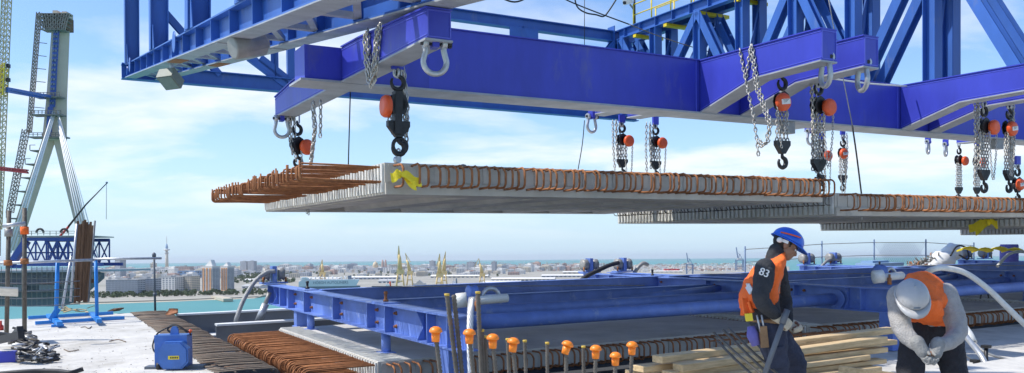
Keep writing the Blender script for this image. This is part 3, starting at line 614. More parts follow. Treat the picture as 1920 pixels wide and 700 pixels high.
part(t, 'hanger_panel', MB().box(tuple(Y_(60, 502, -1)), tuple(Y_(174, 508, 3))), 'white_steel')
for xx in (66, 112, 152): part(t, 'winch_arch', MB().tube(arc(Y_(xx, 436, 3), (1, 0, 0), (0, 0, 1), 7*q, 0, 180, 10), .4, 5), 'rubber_black')
t = thing('mobile_crane_boom', Y_(104, 436, 6), 'long dark telescopic boom with a red foot rising from the derrick truss', 'crane', None, WM)
part(t, 'boom_foot', MB().tube([Y_(96, 442, 6), Y_(112, 424, 6)], 2.4*q, 8), 'bay_paint_red'); part(t, 'boom', MB().tube([Y_(110, 426, 6), Y_(145, 382, 6), Y_(184, 342, 6)], 1, 8, rads=[2.1*q, 1.5*q, .9*q]), 'black_iron')
part(t, 'boom_head', MB().ball(Y_(185, 340, 6), 2.2*q), 'ship_dark'); part(t, 'hook_rope', MB().tube([Y_(184.5, 342, 6), Y_(184, 410, 6)], .09, 4), 'ship_dark')
# ------------------------------------------------------------------ the bridge deck in the foreground
def sheet(u0, u1, v0, v1, w, du, amp, th=.3, seed=0, jag=0.0):
    nu, nv = max(2, int((u1-u0)/du)), max(2, int((v1-v0)/du)); mb = MB(); vs = []
    for j in range(nv + 1):
        for i in range(nu + 1):
            u = u0 + (u1-u0)*i/nu; v = v0 + (v1-v0)*j/nv
            z = w + amp * (noise.noise((u*.9 + seed, v*.9, 3.1)) + .5*noise.noise((u*2.7, v*2.7 + seed, 1.7)))
            if i == nu: u += jag * noise.noise((v*3, 5.5, seed))
            vs.append((u, v, z))
    fs = [(j*(nu+1)+i, j*(nu+1)+i+1, (j+1)*(nu+1)+i+1, (j+1)*(nu+1)+i) for j in range(nv) for i in range(nu)]
    mb.add(vs, fs, True)
    ring = [i for i in range(nu+1)] + [(j)*(nu+1)+nu for j in range(1, nv+1)] + [nv*(nu+1)+i for i in range(nu-1, -1, -1)] + [j*(nu+1) for j in range(nv-1, 0, -1)]
    n = len(ring); mb.add([vs[k] for k in ring] + [(vs[k][0], vs[k][1], w - th) for k in ring], [((k+1)%n, k, n+k, n+(k+1)%n) for k in range(n)] + [tuple(range(n, 2*n))[::-1]])
    return mb
ld = structure('deck_left', sheet(-10, 2.08, -3, 23.3, 0, .16, .022, .35, 1, .05), 'white_deck')
structure('deck_right', sheet(9.6, 48, 6.9, 11.15, -.34, .3, .014, .25, 5), 'white_deck')
structure('deck_far', sheet(7.5, 48, 17.75, 24.2, -.02, .4, .012, .3, 7), 'white_deck')
structure('deck_front', sheet(2.3, 30, -4, 6.6, .06, .4, .012, .5, 9), 'white_deck')
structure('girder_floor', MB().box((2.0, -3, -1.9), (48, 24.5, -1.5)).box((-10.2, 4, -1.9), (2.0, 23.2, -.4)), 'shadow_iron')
# old bars bridging the joint beside the left deck
nb = 88
me = mesh_of(MB().tube([(0, 0, 0), (.42, .004, .006), (.80, 0, -.004), (.845, 0, -.03), (.85, 0, -.1)], .0125, 5), 'rebar', 'old_rebar')
rb = random.Random(2)
for k in range(nb):
    v = 11.7 + (23.2 - 11.7) * k / (nb - 1)
    piece('rebar', me, ld, (1.99 + rb.uniform(-.02, .02), v + rb.uniform(-.02, .02), .022 + rb.uniform(0, .012)), (rb.uniform(-.1, .1), rb.uniform(-.012, .012), rb.uniform(-.03, .03)))
tr_ = MB()
for u in (2.3, 2.55, 2.8): tr_.tube([(u, 11.7, -.005), (u, 17, 0), (u, 23.2, -.005)], .014, 5)
part_ = tr_.build('cross_rebar', 'old_rebar', ld)
plk = MB()
for k in range(6): plk.bar(onw(204 + 2*k, 584 - k*.8, .03 + .02*k), onw(222 + 1.5*k, 582 - k*.8, .03 + .02*k), .09, .03)
solo('broken_planks', plk, 'old_timber', 'small pile of broken brown planks at the far end of the white deck', 'planks', onw(214, 583, 0))
plk = MB()
for k in range(6): plk.bar((2.66 + .05*k, 21.6 + .25*k, .03 + .012*k), (2.9 + .03*k, 22.0 + .22*k, .06), .12, .035)
solo('rusty_offcuts', plk, 'rust', 'heap of rusty offcuts at the far end of the old rebar strip', 'scrap', (2.8, 22, 0))
# cross beams of the bridge seen in the gap
def cross_beam(v, u0, u1, label):
    t = thing('cross_beam', ((u0 + u1)/2, v, -1.4), label, 'beam', 'steel cross beams of the bridge')
    part(t, 'top_flange', MB().box((u0, v - .14, -.03), (u1, v + .14, .012)), 'white_steel'); part(t, 'web', MB().box((u0, v - .03, -.5), (u1, v + .03, -.032)), 'grey_steel')
    part(t, 'ledge', MB().box((u0, v - .75, -.53), (u1, v + .1, -.5)), 'white_steel'); part(t, 'lower_web', MB().box((u0, v - .72, -1.5), (u1, v - .66, -.532)), 'grey_steel')
    for k in range(6): part(t, 'shear_stud', MB().lathe([(.014, 0), (.014, .16), (.024, .16), (.024, .185)], (u0 + .9 + .12*(k//2) + .55*(k % 2), v - .45, -.5), n=6), 'bar_steel')
cross_beam(22.2, 2.95, 12.6, 'grey steel cross beam with a white flange in the gap, the farther one over the water')
cross_beam(18.9, 3.3, 12.8, 'grey steel cross beam with a white ledge, the nearer one behind the rusty hairpins')
# ------------------------------------------------------------------ precast slabs
def hairpin(L, h, r=.009, drop=.0, up=.0):   # bars pointing to -u from the origin: top leg, bend, lower leg
    rr = h * .42; p = [(0, 0, 0), (-L*.5, 0, .004), (-L + rr, 0, 0)] + [(-L + rr - rr*math.sin(R_(a)), 0, -rr + rr*math.cos(R_(a))) for a in (30, 60, 90)] + [(-L, 0, -h + rr)] + [(-L + rr - rr*math.cos(R_(a)), 0, -h + rr - rr*math.sin(R_(a))) for a in (30, 60, 90)] + [(-L*.4, 0, -h), (0, 0, -h)]
    return MB().tube(p, r, 5)
def floop(L, h, r=.010, lean=.0):            # loop pointing to -v
    rr = h * .28; p = [(0, .02, 0), (0, -L + rr, .006)] + [(lean*(1 - math.cos(R_(a))), -L + rr - rr*math.sin(R_(a)), -rr + rr*math.cos(R_(a))) for a in (30, 60, 90)] + [(lean, -L, -h + rr)] + [(lean, -L + rr - rr*math.cos(R_(a)), -h + rr - rr*math.sin(R_(a))) for a in (30, 60, 90)] + [(0, .02, -h - .004)]
    return MB().tube(p, r, 6)
ME_floop = mesh_of(floop(.31, .27, .0155), 'rebar_loop', 'rust'); ME_floop2 = mesh_of(floop(.28, .26, .0155, .02), 'rebar_loop', 'rust')
ME_hair = mesh_of(hairpin(1.10, .20, .0125), 'rebar_hairpin', 'rust'); ME_hair2 = mesh_of(hairpin(1.05, .21, .0125), 'rebar_hairpin', 'rust')
def lbar(L, h, upx, r=.0125): return MB().tube([(0, 0, -h), (-L*.5, 0, -h - .004), (-L + .03, 0, -h), (-L + .008, 0, -h + .008), (-L, 0, -h + .03), (-L - .004, 0, upx)], r, 5)
def hair_sq(L, h, r=.0125): return MB().tube([(0, 0, 0), (-L*.5, 0, .004), (-L + .035, 0, 0), (-L + .01, 0, -.01), (-L, 0, -.035), (-L, 0, -h + .035), (-L + .01, 0, -h + .01), (-L + .035, 0, -h), (0, 0, -h)], r, 5)
ME_tip = [mesh_of(x, 'rebar_hairpin', 'rust') for x in (lbar(1.08, .19, .02), lbar(1.02, .17, .05), hair_sq(1.06, .19), hair_sq(1.0, .16))]
ME_short = mesh_of(hairpin(.22, .15, .009), 'rebar_hairpin', 'bar_steel')
def rail_poly(mb, pts, z0, z1): return mb.prism([(x, y, z0) for x, y in pts], (0, 0, z1 - z0))
def precast(u0, u1, v0, v1, w0, w1, label, left='short', nf=60, nl=58, ribs=True, topmat='slab_concrete', dv=None, fskip=lambda k: False, eyes=()):
    t = thing('precast_slab', ((u0+u1)/2, (v0+v1)/2, w0), label, 'slab', 'precast concrete deck slabs')
    b = V(t['base']); hp = w1 - w0; rec = .15 if ribs else 0
    part(t, 'slab_body', MB().box((u0, v0, w0 + rec), (u1, v1, w1)), 'slab_concrete')
    if topmat != 'slab_concrete':
        part(t, 'top_surface', MB().box((u0 + .42, v0 + .003, w1 - .01), (u1 - .003, v1 - .003, w1 + .004)), topmat)
        part(t, 'edge_strip', MB().box((u0 + .002, v0 + .003, w1 - .01), (u0 + .418, v1 - .003, w1 + .006)), 'edge_concrete')
        grv = MB(); n = int((v1 - v0) / .075)
        for k in range(n): 
            vv = v0 + .03 + (v1-v0-.06)*k/(n-1); grv.box((u0 + .01, vv - .010, w1 + .004), (u0 + .40, vv + .012, w1 + .013 + .004*(k % 3)))
        part(t, 'strip_ridges', grv, 'edge_concrete', 'stuff')
    if ribs:
        part(t, 'edge_beam', MB().box((u0 + .003, v0 - .03, w0), (u1 - .003, v0 + .55, w0 + rec - .002)), 'slab_concrete'); part(t, 'edge_beam', MB().box((u0 + .003, v1 - .4, w0), (u1 - .003, v1 - .003, w0 + rec - .002)), 'slab_concrete')
        part(t, 'edge_beam', MB().box((u0 + .004, v0 + .553, w0 + .001), (u0 + .16, v1 - .403, w0 + rec - .003)), 'slab_concrete')
        n = max(3, int((u1-u0)/1.32))
        for k in range(n + 1):
            c = u0 + .52 + (u1-u0-.9)*k/n; hb = .24
            part(t, 'rib', MB().prism([(c - hb, 0, w0 + .001), (c + hb, 0, w0 + .001), (c + hb + .09, 0, w0 + rec), (c - hb - .09, 0, w0 + rec)], (0, v1 - v0 - .957, 0)).v and MB().prism([(c - hb, v0 + .552, w0 + .003), (c + hb, v0 + .552, w0 + .003), (c + hb + .09, v0 + .552, w0 + rec - .003), (c - hb - .09, v0 + .552, w0 + rec - .003)], (0, v1 - v0 - .955, 0)), 'slab_concrete')
    ky = MB(); n = int((v1-v0)/.115)
    for k in range(n):
        vv = v0 + .06 + (v1-v0-.12)*k/(n-1); ky.box((u0 - .028, vv - .032, w0 + .03), (u0 + .003, vv + .032, w1 - .012))
    part(t, 'castellated_edge', ky, 'edge_concrete', 'stuff')
    fk = MB(); n = int((u1-u0)/.26)
    for k in range(n):
        uu = u0 + .1 + (u1-u0-.2)*k/(n-1); fk.box((uu - .05, v0 - .016, w0 + rec + .01), (uu + .05, v0 + .003, w1 - .02))
    part(t, 'front_keys', fk, 'slab_concrete', 'stuff')
    for k in range(nf):
        if fskip(k): continue
        uu = u0 + .12 + (u1-u0-.16)*k/(nf-1) + rb.uniform(-.035, .035)
        s_ = (hp - rec*.6) / .30 * .96
        piece('rebar_loop', ME_floop if rb.random() < .6 else ME_floop2, t, V((uu, v0, w1 - .035)) - b, (rb.uniform(-.04, .05), 0, rb.uniform(-.12, .12)), (1, 1, min(1.25, s_)))
    if left == 'long':
        for k in range(nl):
            vv = v0 + .05 + (v1-v0-.1)*k/(nl-1) + rb.uniform(-.012, .012)
            piece('rebar_hairpin', rb.choice(ME_tip) if ribs else (ME_hair if rb.random() < .5 else ME_hair2), t, V((u0 + .02, vv, w1 - .05)) - b, (0, rb.uniform(-.02, .02), rb.uniform(-.02, .02)))
    else:
        for k in range(nl):
            vv = v0 + .08 + (v1-v0-.16)*k/(nl-1); piece('rebar_hairpin', ME_short, t, V((u0 + .02, vv, w1 - .06)) - b, None, (rb.uniform(.7, 1.2), 1, 1))
    for (eu, ev) in eyes:
        part(t, 'lifting_loop', MB().tube(arc((eu, ev, w1 - .02), (1, 0, 0), (0, 0, 1), .075, 0, 180, 8), .014, 6), 'black_iron')
    return t
# slabs already on the bridge
S0 = precast(4.25, 12.75, 11.52, 17.2, -.30, 0, 'grey precast slab lying on the bridge in the shadow of the lifted slab', 'none' and 'long', 58, 62, False, 'slab_top')
S1 = precast(13.15, 21.6, 11.5, 17.2, -.30, 0, 'grey precast slab on the bridge behind the bending worker', 'long', 56, 50, False, 'slab_top')
S2 = precast(22.1, 33, 11.6, 17.2, -.30, 0, 'grey precast slab on the bridge at the far right behind the white hose', 'short', 40, 40, False, 'slab_top')
# lifted slabs in a row
VN = 10.0
a = onv(721, 305, VN); bt = onv(719, 356, VN)
U0, WT = a.x, a.z
WB = WT - .40
VF_ = onu(498, 402, U0).y
L1 = precast(U0, U0 + 7.98, VN, VF_, WB, WT, 'nearest precast slab hanging from the blue beam, long rusty bars on its left', 'long', 66, 66, True, fskip=lambda k: k == 1, eyes=((U0 + 1.35, VN + .5), (U0 + 6.2, VN + .9)))
u2 = onv(1570, 362, VN).x
L2 = precast(u2, u2 + 7.2, VN + .05, VF_, WB - .23, WT - .23, 'second hanging precast slab, at the right edge behind the nearest one', 'short', 62, 52, True, fskip=lambda k: k in (2, 3), eyes=((u2 + 4.1, VN + .4),))
u3 = onv(1538, 430, VF_).x
L3 = precast(u3, u3 + 6.6, VN + .6, VF_, WB - .43, WT - .43, 'third hanging precast slab with a yellow ribbon, above the blue helmet worker', 'short', 30, 44, True)
u4 = onv(1800, 447, VF_).x
L4 = precast(u4, u4 + 6.5, VN + .6, VF_, WB - .60, WT - .60, 'farthest hanging precast slab at the right edge above the white tarpaulin', 'short', 20, 40, True)
# yellow ribbons
def ribbon(name, p, label, s=1.0, rot=0.0, tails=3):
    t = thing(name, p, label, 'ribbon'); p = V(p); u = V((math.cos(rot), math.sin(rot), 0))
    part(t, 'knot', MB().ball(p + V((0, -.02, 0)), .04*s, 8, 6, (1, .8, 1.3)), 'ribbon_yellow')
    for k in range(tails):
        sg = -1 if k == 0 else 1; L = (.12, .28, .20)[k] * s; mb = MB(); vs = []; n = 7
        for i in range(n + 1):
            f_ = i / n; c = p + u * sg * L * f_ + V((0, -.03 - .02*math.sin(5*f_ + k), (-.05*k - .03) * f_ * s + .02*math.sin(6*f_)*s)); wv = (.022 + .045 * math.sin(min(1, f_*1.5) * 2.2)) * s
            vs += [c + V((0, 0, wv)), c + V((.01, -.015, -wv))]
        mb.add(vs, [(2*i, 2*i+1, 2*i+3, 2*i+2) for i in range(n)], True); part(t, 'ribbon_tail', mb, 'ribbon_yellow')
ribbon('yellow_ribbon', onv(748, 328, VN - .27), 'yellow ribbon tied round a front loop of the nearest lifted slab')
ribbon('yellow_ribbon', onu(1852, 417, u3 - .12), 'yellow ribbon hanging on the side of the third lifted slab', 1.6, R_(100))
# ------------------------------------------------------------------ spreader beam
UA = 3.8; KS = UA / 3.4
sc_ = lambda w: 1.75 + (w - 1.75) * KS
VB = onu(640, 90, UA).y; WBB, WBT, WET = sc_(3.79), sc_(4.62), sc_(4.215)
t = thing('spreader_beam', (20, VB + .3, WBB), 'long violet blue steel spreader beam with cross arms carrying the slabs', 'lifting beam')
BW = .52
def beam_box(u0, u1, v0, v1, w0, w1): return MB().box((u0, v0, w0), (u1, v1, w1))
part(t, 'main_beam', beam_box(5.15, 46, VB, VB + BW, WBB, WBT), 'violet_paint')
part(t, 'end_box', beam_box(3.27, 5.15, VB + .003, VB + BW - .003, WBB + .002, WET), 'violet_paint')
part(t, 'bottom_plate', MB().box((3.2, VB - .05, WBB - .03), (46, VB + BW + .05, WBB - .001)), 'underside_grey')
part(t, 'top_plate', MB().box((5.1, VB - .03, WBT + .001), (46, VB + BW + .03, WBT + .02)), 'violet_paint')
for uu in (UA + .36, 10.4, 16.05, 24.5): part(t, 'weld_seam', MB().bar((uu, VB - .006, WBB), (uu, VB - .006, WBT if uu > 5 else WET), .018, .012, (0, 1, 0)), 'paint_edge')
def arm(ul, width, prof, name='cross_arm', bottom=True):
    """prof: (v, w_bottom, w_top) from near to far; panels with a rim along the edges"""
    poly = [(ul, v, b) for v, b, tp in prof] + [(ul, v, tp) for v, b, tp in reversed(prof)]
    a_ = part(t, name, MB().prism(poly, (width, 0, 0)), 'violet_paint')
    pl = MB(); tp_ = MB()
    for (v0, b0, t0), (v1, b1, t1) in zip(prof, prof[1:]):
        if bottom: pl.bar((ul + width/2, v0, b0 - .014), (ul + width/2, v1, b1 - .014), width + .05, .024, (0, 0, 1))
        tp_.bar((ul + width/2, v0, t0 + .012), (ul + width/2, v1, t1 + .012), width + .04, .02, (0, 0, 1))
    part(t, 'flange_plate', pl, 'underside_grey', parent=a_); part(t, 'flange_plate', tp_, 'violet_paint', parent=a_)
    v, b, tp = prof[0]
    rim = MB(); 
    for (x0, z0, x1, z1) in ((.03, .05, .03, .95), (.97, .05, .97, .95), (.03, .95, .97, .95), (.03, .05, .97, .05)):
        rim.bar((ul + width*x0, v - .004, b + (tp-b)*z0), (ul + width*x1, v - .004, b + (tp-b)*z1), .014, .012, (0, 1, 0))
    part(t, 'end_weld', rim, 'paint_edge', parent=a_)
    for off, top in ((.035, 1), (.04, 0)):
        ln_ = MB()
        for (v0, b0, t0), (v1, b1, t1) in zip(prof, prof[1:]):
            ln_.bar((ul - .003, v0, t0 - off if top else b0 + off), (ul - .003, v1, t1 - off if top else b1 + off), .008, .010, (0, 0, 1))
        part(t, 'edge_weld', ln_, 'paint_edge', parent=a_)
    return a_
nA = onu(800.5, 19.4, UA).y; fA = onu(516, 200, UA).y
AW = .29
arm(UA, AW, [(nA, sc_(3.77), sc_(4.06)), (VB - .8, sc_(3.785), sc_(4.19)), (VB - .02, WBB + .004, WET)])
arm(UA, AW, [(VB + BW + .02, WBB + .004, WET), (fA - 1.2, sc_(3.80), sc_(4.19)), (fA, sc_(3.81), sc_(4.11))])
arms = {}
for key, ul, ex in (('B', 9.38*KS, 0), ('C', 10.26*KS, 0), ('D', 14.43*KS, 0), ('E', 15.3*KS, 0), ('F', 21.0*KS, 0)):
    n_ = VB - 2.72
    arm(ul, .33, [(n_, WBT - .50, WBT - .03), (VB - 1.35, WBT - .53, WBT - .02), (VB - .02, WBB + .004, WBT - .01)]); arm(ul, .33, [(VB + BW + .02, WBB + .004, WBT - .01), (VB + BW + 1.4, WBT - .53, WBT - .02), (VB + BW + 2.9, WBT - .50, WBT - .03)])
    arms[key] = ul + .165
for uu in (12.6, 19.6): part(t, 'junction_box', MB().box((uu, VB - .02, WBB - .26), (uu + .32, VB + .12, WBB - .031)), 'drum_grey')
# ------------------------------------------------------------------ shackles, hoists and chains
def lug_w(key_u, v): # underside of an arm at v
    if key_u < 5: return sc_(3.785)
    d_ = max(0, (VB - v) if v < VB else (v - VB - BW)) / 2.75
    return WBB + (WBT - .47 - WBB) * min(1, d_)
def shackle(p, R, label, rot=0.0, mm='galvanised'):
    """bow shackle hanging from a lug; p = lug bottom"""
    p = V(p); t_ = thing('bow_shackle', p, label, 'shackle'); ux = V((math.cos(rot), math.sin(rot), 0)); uz = V((0, 0, 1)); pin = p - uz * R*.35
    part(t_, 'lug_plate', MB().bar(p + uz*.10, p - uz * R*.75, R*.55, R*1.1, (-math.sin(rot), math.cos(rot), 0)), 'violet_paint')
    pts = [pin - ux*R*.72, pin - ux*R*.78 - uz*R*.6] + [pin - uz*R*1.55 + ux*R*1.0*math.cos(R_(a)) + uz*R*1.0*math.sin(R_(a)) for a in (155, 180, 210, 240, 270, 300, 330, 360, 385)] + [pin + ux*R*.78 - uz*R*.6, pin + ux*R*.72]
    part(t_, 'bow', MB().tube(smooth_path(pts, 3), R*.25, 8), mm)
    for sg in (-1, 1): part(t_, 'shackle_eye', MB().lathe([(R*.46, -R*.22), (R*.46, R*.22)], pin + ux*R*.8*sg, ux, 14), mm)
    part(t_, 'pin', MB().cyl(pin - ux*R*1.2, pin + ux*R*1.45, R*.19, 10).lathe([(R*.34, 0), (R*.34, R*.3)], pin + ux*R*1.15, ux, 6), 'black_iron')
def at(x, y, v): return onv(x, y, v)
def hook_mb(c, r, th, ux=V((1, 0, 0)), uz=V((0, 0, 1))):
    pts = [c + uz*r*1.9, c + uz*r*1.25] + [c + ux*r*math.cos(R_(a)) + uz*r*math.sin(R_(a)) for a in (80, 40, 0, -45, -90, -135, -180, -215)]
    n = len(smooth_path(pts, 4)); return MB().tube(smooth_path(pts, 4), th, 8, rads=[th*(.75 + .75*math.sin(math.pi*min(1, i/n*1.08))) for i in range(n)])
def hoist(top, wbody, wend, label, side=1, s=1.0, nchain=4, hand=True, hooked=True, view=0.0, disc='face', g='chain hoists', bundle=0, handlen=1.2, tag_=False):
    """manual chain hoist hung from top (deck coords): shackle link, top hook, plates, orange hand wheel cover, load chains, bottom block, hook"""
    top = V(top); t_ = thing('chain_hoist', (top.x, top.y, wend), label, 'hoist', g); u, v = top.x, top.y; r3 = random.Random(int(u*100 + v*37))
    ux = V((math.cos(view), math.sin(view), 0)); uy = V((-math.sin(view), math.cos(view), 0)); uz = V((0, 0, 1)); C = lambda a, b, w: V((u, v, 0)) + ux*a + uy*b + uz*w
    gap = top.z - wbody
    part(t_, 'lug_plate', MB().bar(C(0, 0, top.z + .08), C(0, 0, top.z - .10), .05, .16, ux), 'violet_paint')
    lw = top.z - .08; ln = max(.1, gap - .42*s)
    part(t_, 'suspension_link', MB().tube([C(.045*s*math.cos(a), 0, lw - ln/2 + (ln/2 - .03)*(1 if math.sin(a) > 0 else -1) + .045*s*math.sin(a)) for a in [R_(x) for x in range(10, 370, 30)]], .014*s, 6, True).tube([C(0, .04*s*math.cos(a), lw - .06 + .05*math.sin(a)) for a in [R_(x) for x in range(0, 360, 30)]], .014*s, 6, True), 'galvanised')
    part(t_, 'top_hook', hook_mb(C(0, 0, wbody + .24*s), .075*s, .02*s, ux), 'black_iron')
    bd = MB()
    for sy in (-.05, .05): bd.prism([C(.11*s*math.cos(R_(a))*1.0, sy*s, wbody + .135*s*math.sin(R_(a))) for a in range(0, 360, 45)], uy*.016*s)
    bd.lathe([(.085*s, -.05*s), (.085*s, .05*s)], C(0, 0, wbody), uy, 14); part(t_, 'body', bd, 'black_iron')
    cx = side * .10 * s if disc == 'face' else side * .02
    dc = C(cx, -.075*s, wbody - .035*s)
    dax = (-uy) if disc == 'face' else ux*side
    if disc != 'face': dc = C(side*.10*s, 0, wbody - .03*s)
    cv = part(t_, 'wheel_cover', MB().lathe([(.105*s, 0), (.125*s, .012*s), (.125*s, .055*s), (.11*s, .08*s), (.06*s, .088*s)], dc, dax, 20), 'hoist_orange')
    if tag_:
        e1 = ux; mb = MB().bar(dc - e1*.075*s + dax*.09*s + uz*.01, dc + e1*.075*s + dax*.09*s + uz*.03, .075*s, .006, dax); mb = MB().bar(dc - e1*.08*s + dax*.09*s - uz*.012, dc + e1*.08*s + dax*.09*s + uz*.012, .07*s, .008, dax); part(t_, 'label_plate', mb, 'label_white', parent=cv)
        ink = MB()
        for k in range(3): ink.bar(dc - e1*(.06 - .01*k)*s + dax*.0955*s + uz*(.018 - .016*k)*s, dc + e1*(.05 - .02*k)*s + dax*.0955*s + uz*(.03 - .016*k)*s, .006, .002, dax)
        part(t_, 'label_lines', ink, 'label_ink', parent=cv)
    if hooked:
        part(t_, 'bottom_block', MB().prism([C(-.13*s, -.035*s, wend + .30*s), C(.13*s, -.035*s, wend + .30*s), C(.13*s, -.035*s, wend + .24*s), C(.035*s, -.035*s, wend + .12*s), C(-.035*s, -.035*s, wend + .12*s), C(-.13*s, -.035*s, wend + .24*s)], uy*.07*s), 'black_iron')
        part(t_, 'bottom_hook', hook_mb(C(0, 0, wend), .07*s, .022*s, ux), 'black_iron')
        cend = wend + .28*s
    else: cend = wend
    for k in range(nchain):
        o_ = (-.10 + .20*k/max(1, nchain-1))*s
        part(t_, 'load_chain', MB().chain([C(o_, r3.uniform(-.02, .02), wbody - .09*s), C(o_*1.05, 0, cend)], .066, .0115, .023), 'chain_steel')
    if hand:
        c0 = dc + dax*.03; x0 = .115*s
        for sg in (-1, 1):
            lw_ = wbody - handlen*r3.uniform(.85, 1.1)
            part(t_, 'hand_chain', MB().chain([c0 + ux*x0*sg*.9, c0 + ux*x0*sg*.7 + uz*(lw_ - wbody)*.5, c0 + ux*.02*sg + uz*(lw_ - wbody)], .046, .0075, .016), 'chain_steel')
    for k in range(bundle):
        a0 = C(side*(.06 + .05*k)*-1, .06*(k % 2), top.z - .05); L_ = r3.uniform(.7, 1.25)*abs(top.z - wend)*.8
        part(t_, 'slack_chain', MB().chain([a0, a0 + V((r3.uniform(-.03, .05), 0, -L_*.5)), a0 + V((r3.uniform(-.02, .08), 0, -L_))], .066, .0115, .023), 'chain_steel')
    return t_
def hang(x, yt, yb, ye, v, **k):
    """pixel rows of lug, body centre and hook at depth v -> deck heights"""
    p = onv(x, yt, v); return hoist(p, onv(x, yb, v).z, onv(x, ye, v).z, **k)
hN = VN + .12; hF = VF_ - 1.2
t1 = hang(745, 116, 196, 278, hN, label='chain hoist side on at the near left corner of the nearest lifted slab', side=-1, s=1.15, nchain=2, disc='side', hand=False, bundle=2)
part(t1, 'ring_hook', MB().lathe([(.115, -.02), (.115, .02)], V((t1['base'][0], hN, onv(748, 274, hN).z)), (.3, -1, 0), 22).v and MB().tube([V((t1['base'][0] + .02, hN, onv(748, 274, hN).z)) + V((.095*math.cos(a), 0, .095*math.sin(a))) for a in [R_(x) for x in range(0, 360, 18)]], .026, 8, True), 'black_iron')
part(t1, 'slab_link', MB().tube([V((t1['base'][0], hN, onv(745, 290, hN).z)) + V((.03*math.cos(a), 0, .075*math.sin(a))) for a in [R_(x) for x in range(0, 360, 30)]], .013, 6, True).lathe([(.045, -.03), (.045, .03)], onv(745, 300, hN), (.3, -1, 0), 14), 'galvanised')
part(t1, 'side_plate', MB().bar(onv(745, 172, hN), onv(744, 252, hN), .10, .13, (0, 1, 0)), 'black_iron')
hang(556, 168, 272, 304, hF, label='chain hoist at the far left of the nearest lifted slab behind the rusty bars', side=1, s=1.15, nchain=3, bundle=3, view=R_(20))
hang(1166, 222, 262, 325, hF + .1, label='left one of the two chain hoists hanging behind the middle of the nearest slab', side=1, s=1.05, nchain=4, bundle=4, handlen=1.1)
hang(1229, 226, 266, 328, hF + .1, label='right one of the two chain hoists hanging behind the middle of the nearest slab', side=1, s=1.05, nchain=4, bundle=4, handlen=1.0)
hang(1466, 122, 190, 305, hN, label='white labelled orange chain hoist above the right part of the nearest slab', side=-1, s=1.22, nchain=4, handlen=.7, tag_=True)
hang(1534, 142, 198, 338, hN, label='chain hoist with a plain orange cover on the second arm, right of the labelled hoist', side=1, s=1.2, nchain=4, bundle=3, handlen=1.1)
hang(1540, 255, 290, 352, hF, label='far chain hoist half hidden behind the plain orange hoist', side=1, s=1.1, nchain=3, bundle=1)
hang(1580, 246, 287, 352, hF, label='far chain hoist with its orange cover on the left, near the hanging tag line', side=-1, s=1.1, nchain=3, bundle=3, tag_=True)
hang(1845, 182, 236, 352, hN, label='near chain hoist at the right edge, the left one of its pair', side=1, s=1.2, nchain=4, bundle=4, handlen=1.0)
hang(1892, 186, 240, 352, hN, label='white labelled near chain hoist at the right edge, right one of its pair', side=-1, s=1.2, nchain=4, bundle=4, handlen=.9, tag_=True)
hang(1798, 262, 300, 372, hF, label='far chain hoist at right seen below the beam, left of its twin', side=1, s=1.1, nchain=4, hand=False)
hang(1832, 268, 303, 372, hF, label='far chain hoist at right seen below the beam, beside the near right pair', side=1, s=1.1, nchain=4, bundle=1, hand=False)
hang(1908, 300, 344, 372, hN + .1, label='low hanging chain hoist with a white label at the right picture edge', side=-1, s=1.0, nchain=1, hand=False, tag_=True)
def shk(x, y, v, R, label, rot=0.0): shackle(onv(x, y, v), R, label, rot)
shk(815, 74, nA + .12, .135, 'big bow shackle on the near end of the left cross arm', R_(-10))
shk(528, 218, fA - .25, .13, 'bow shackle on the far end of the left cross arm', R_(0))
shk(1548, 104, VB - 2.55, .165, 'bow shackle on the near end of the longer arm right of centre', R_(65))
shk(1617, 114, VB - 2.55, .165, 'bow shackle on the near end of the second arm right of centre', R_(65))
shk(1109, 215, VB + BW + 2.7, .13, 'small bow shackle hanging behind the beam left of the middle hoists', R_(10))
shk(1519, 243, VB + BW + 2.7, .13, 'small bow shackle below the beam left of the far hoists', R_(10))
shk(1740, 263, VB + BW + 2.7, .13, 'small bow shackle under the right part of the beam, left one of two', R_(20))
shk(1773, 268, VB + BW + 2.7, .13, 'small bow shackle under the right part of the beam, right one of two', R_(20))
# loose chains thrown over the arms
def drape(pts, v, label, n=1):
    P = [onv(x, y, v) for x, y in pts]; t_ = thing('loose_chain', min(P, key=lambda p: p.z), label, 'chain', 'loose chains over the arms')
    for k in range(n): part(t_, 'chain', MB().chain([p + V((.03*k, -.02*k, -.04*k)) for p in P], .066, .0118, .0235), 'chain_steel')
vA = nA + 1.15
def ondrape(pts, u): return [onu(x, y, u) for x, y in pts]
def drape_u(pts, u, label, n=1):
    P = ondrape(pts, u); t_ = thing('loose_chain', min(P, key=lambda p: p.z), label, 'chain', 'loose chains over the arms')
    for k in range(n): part(t_, 'chain', MB().chain([p + V((-.012*k, .035*k, -.03*k)) for p in P], .066, .0118, .0235), 'chain_steel')
drape_u([(690, 55), (692, 100), (697, 140), (702, 152), (706, 130), (710, 80), (714, 44)], UA - .03, 'tangled loose chain thrown over the left cross arm', 3)
drape_u([(588, 190), (592, 240), (584, 305)], UA - .02, 'loose chain hanging from the far left arm down to the rusty bars', 2)
drape_u([(601, 188), (601, 230), (600, 258)], UA - .02, 'short loose chain end hanging right beside the far left arm')
ub = 9.38*KS - .03
drape_u([(1387, 92), (1394, 130), (1400, 160), (1412, 215), (1420, 268), (1422, 292)], ub, 'long loose chain hanging at the left of the longer arm')
drape_u([(1408, 84), (1404, 110), (1399, 146)], ub, 'short loose chain folded over the longer arm')
drape_u([(1410, 84), (1416, 120), (1421, 160), (1437, 205), (1446, 232), (1440, 265), (1432, 272), (1424, 262)], ub, 'looped loose chain on the right of the longer arm', 2)
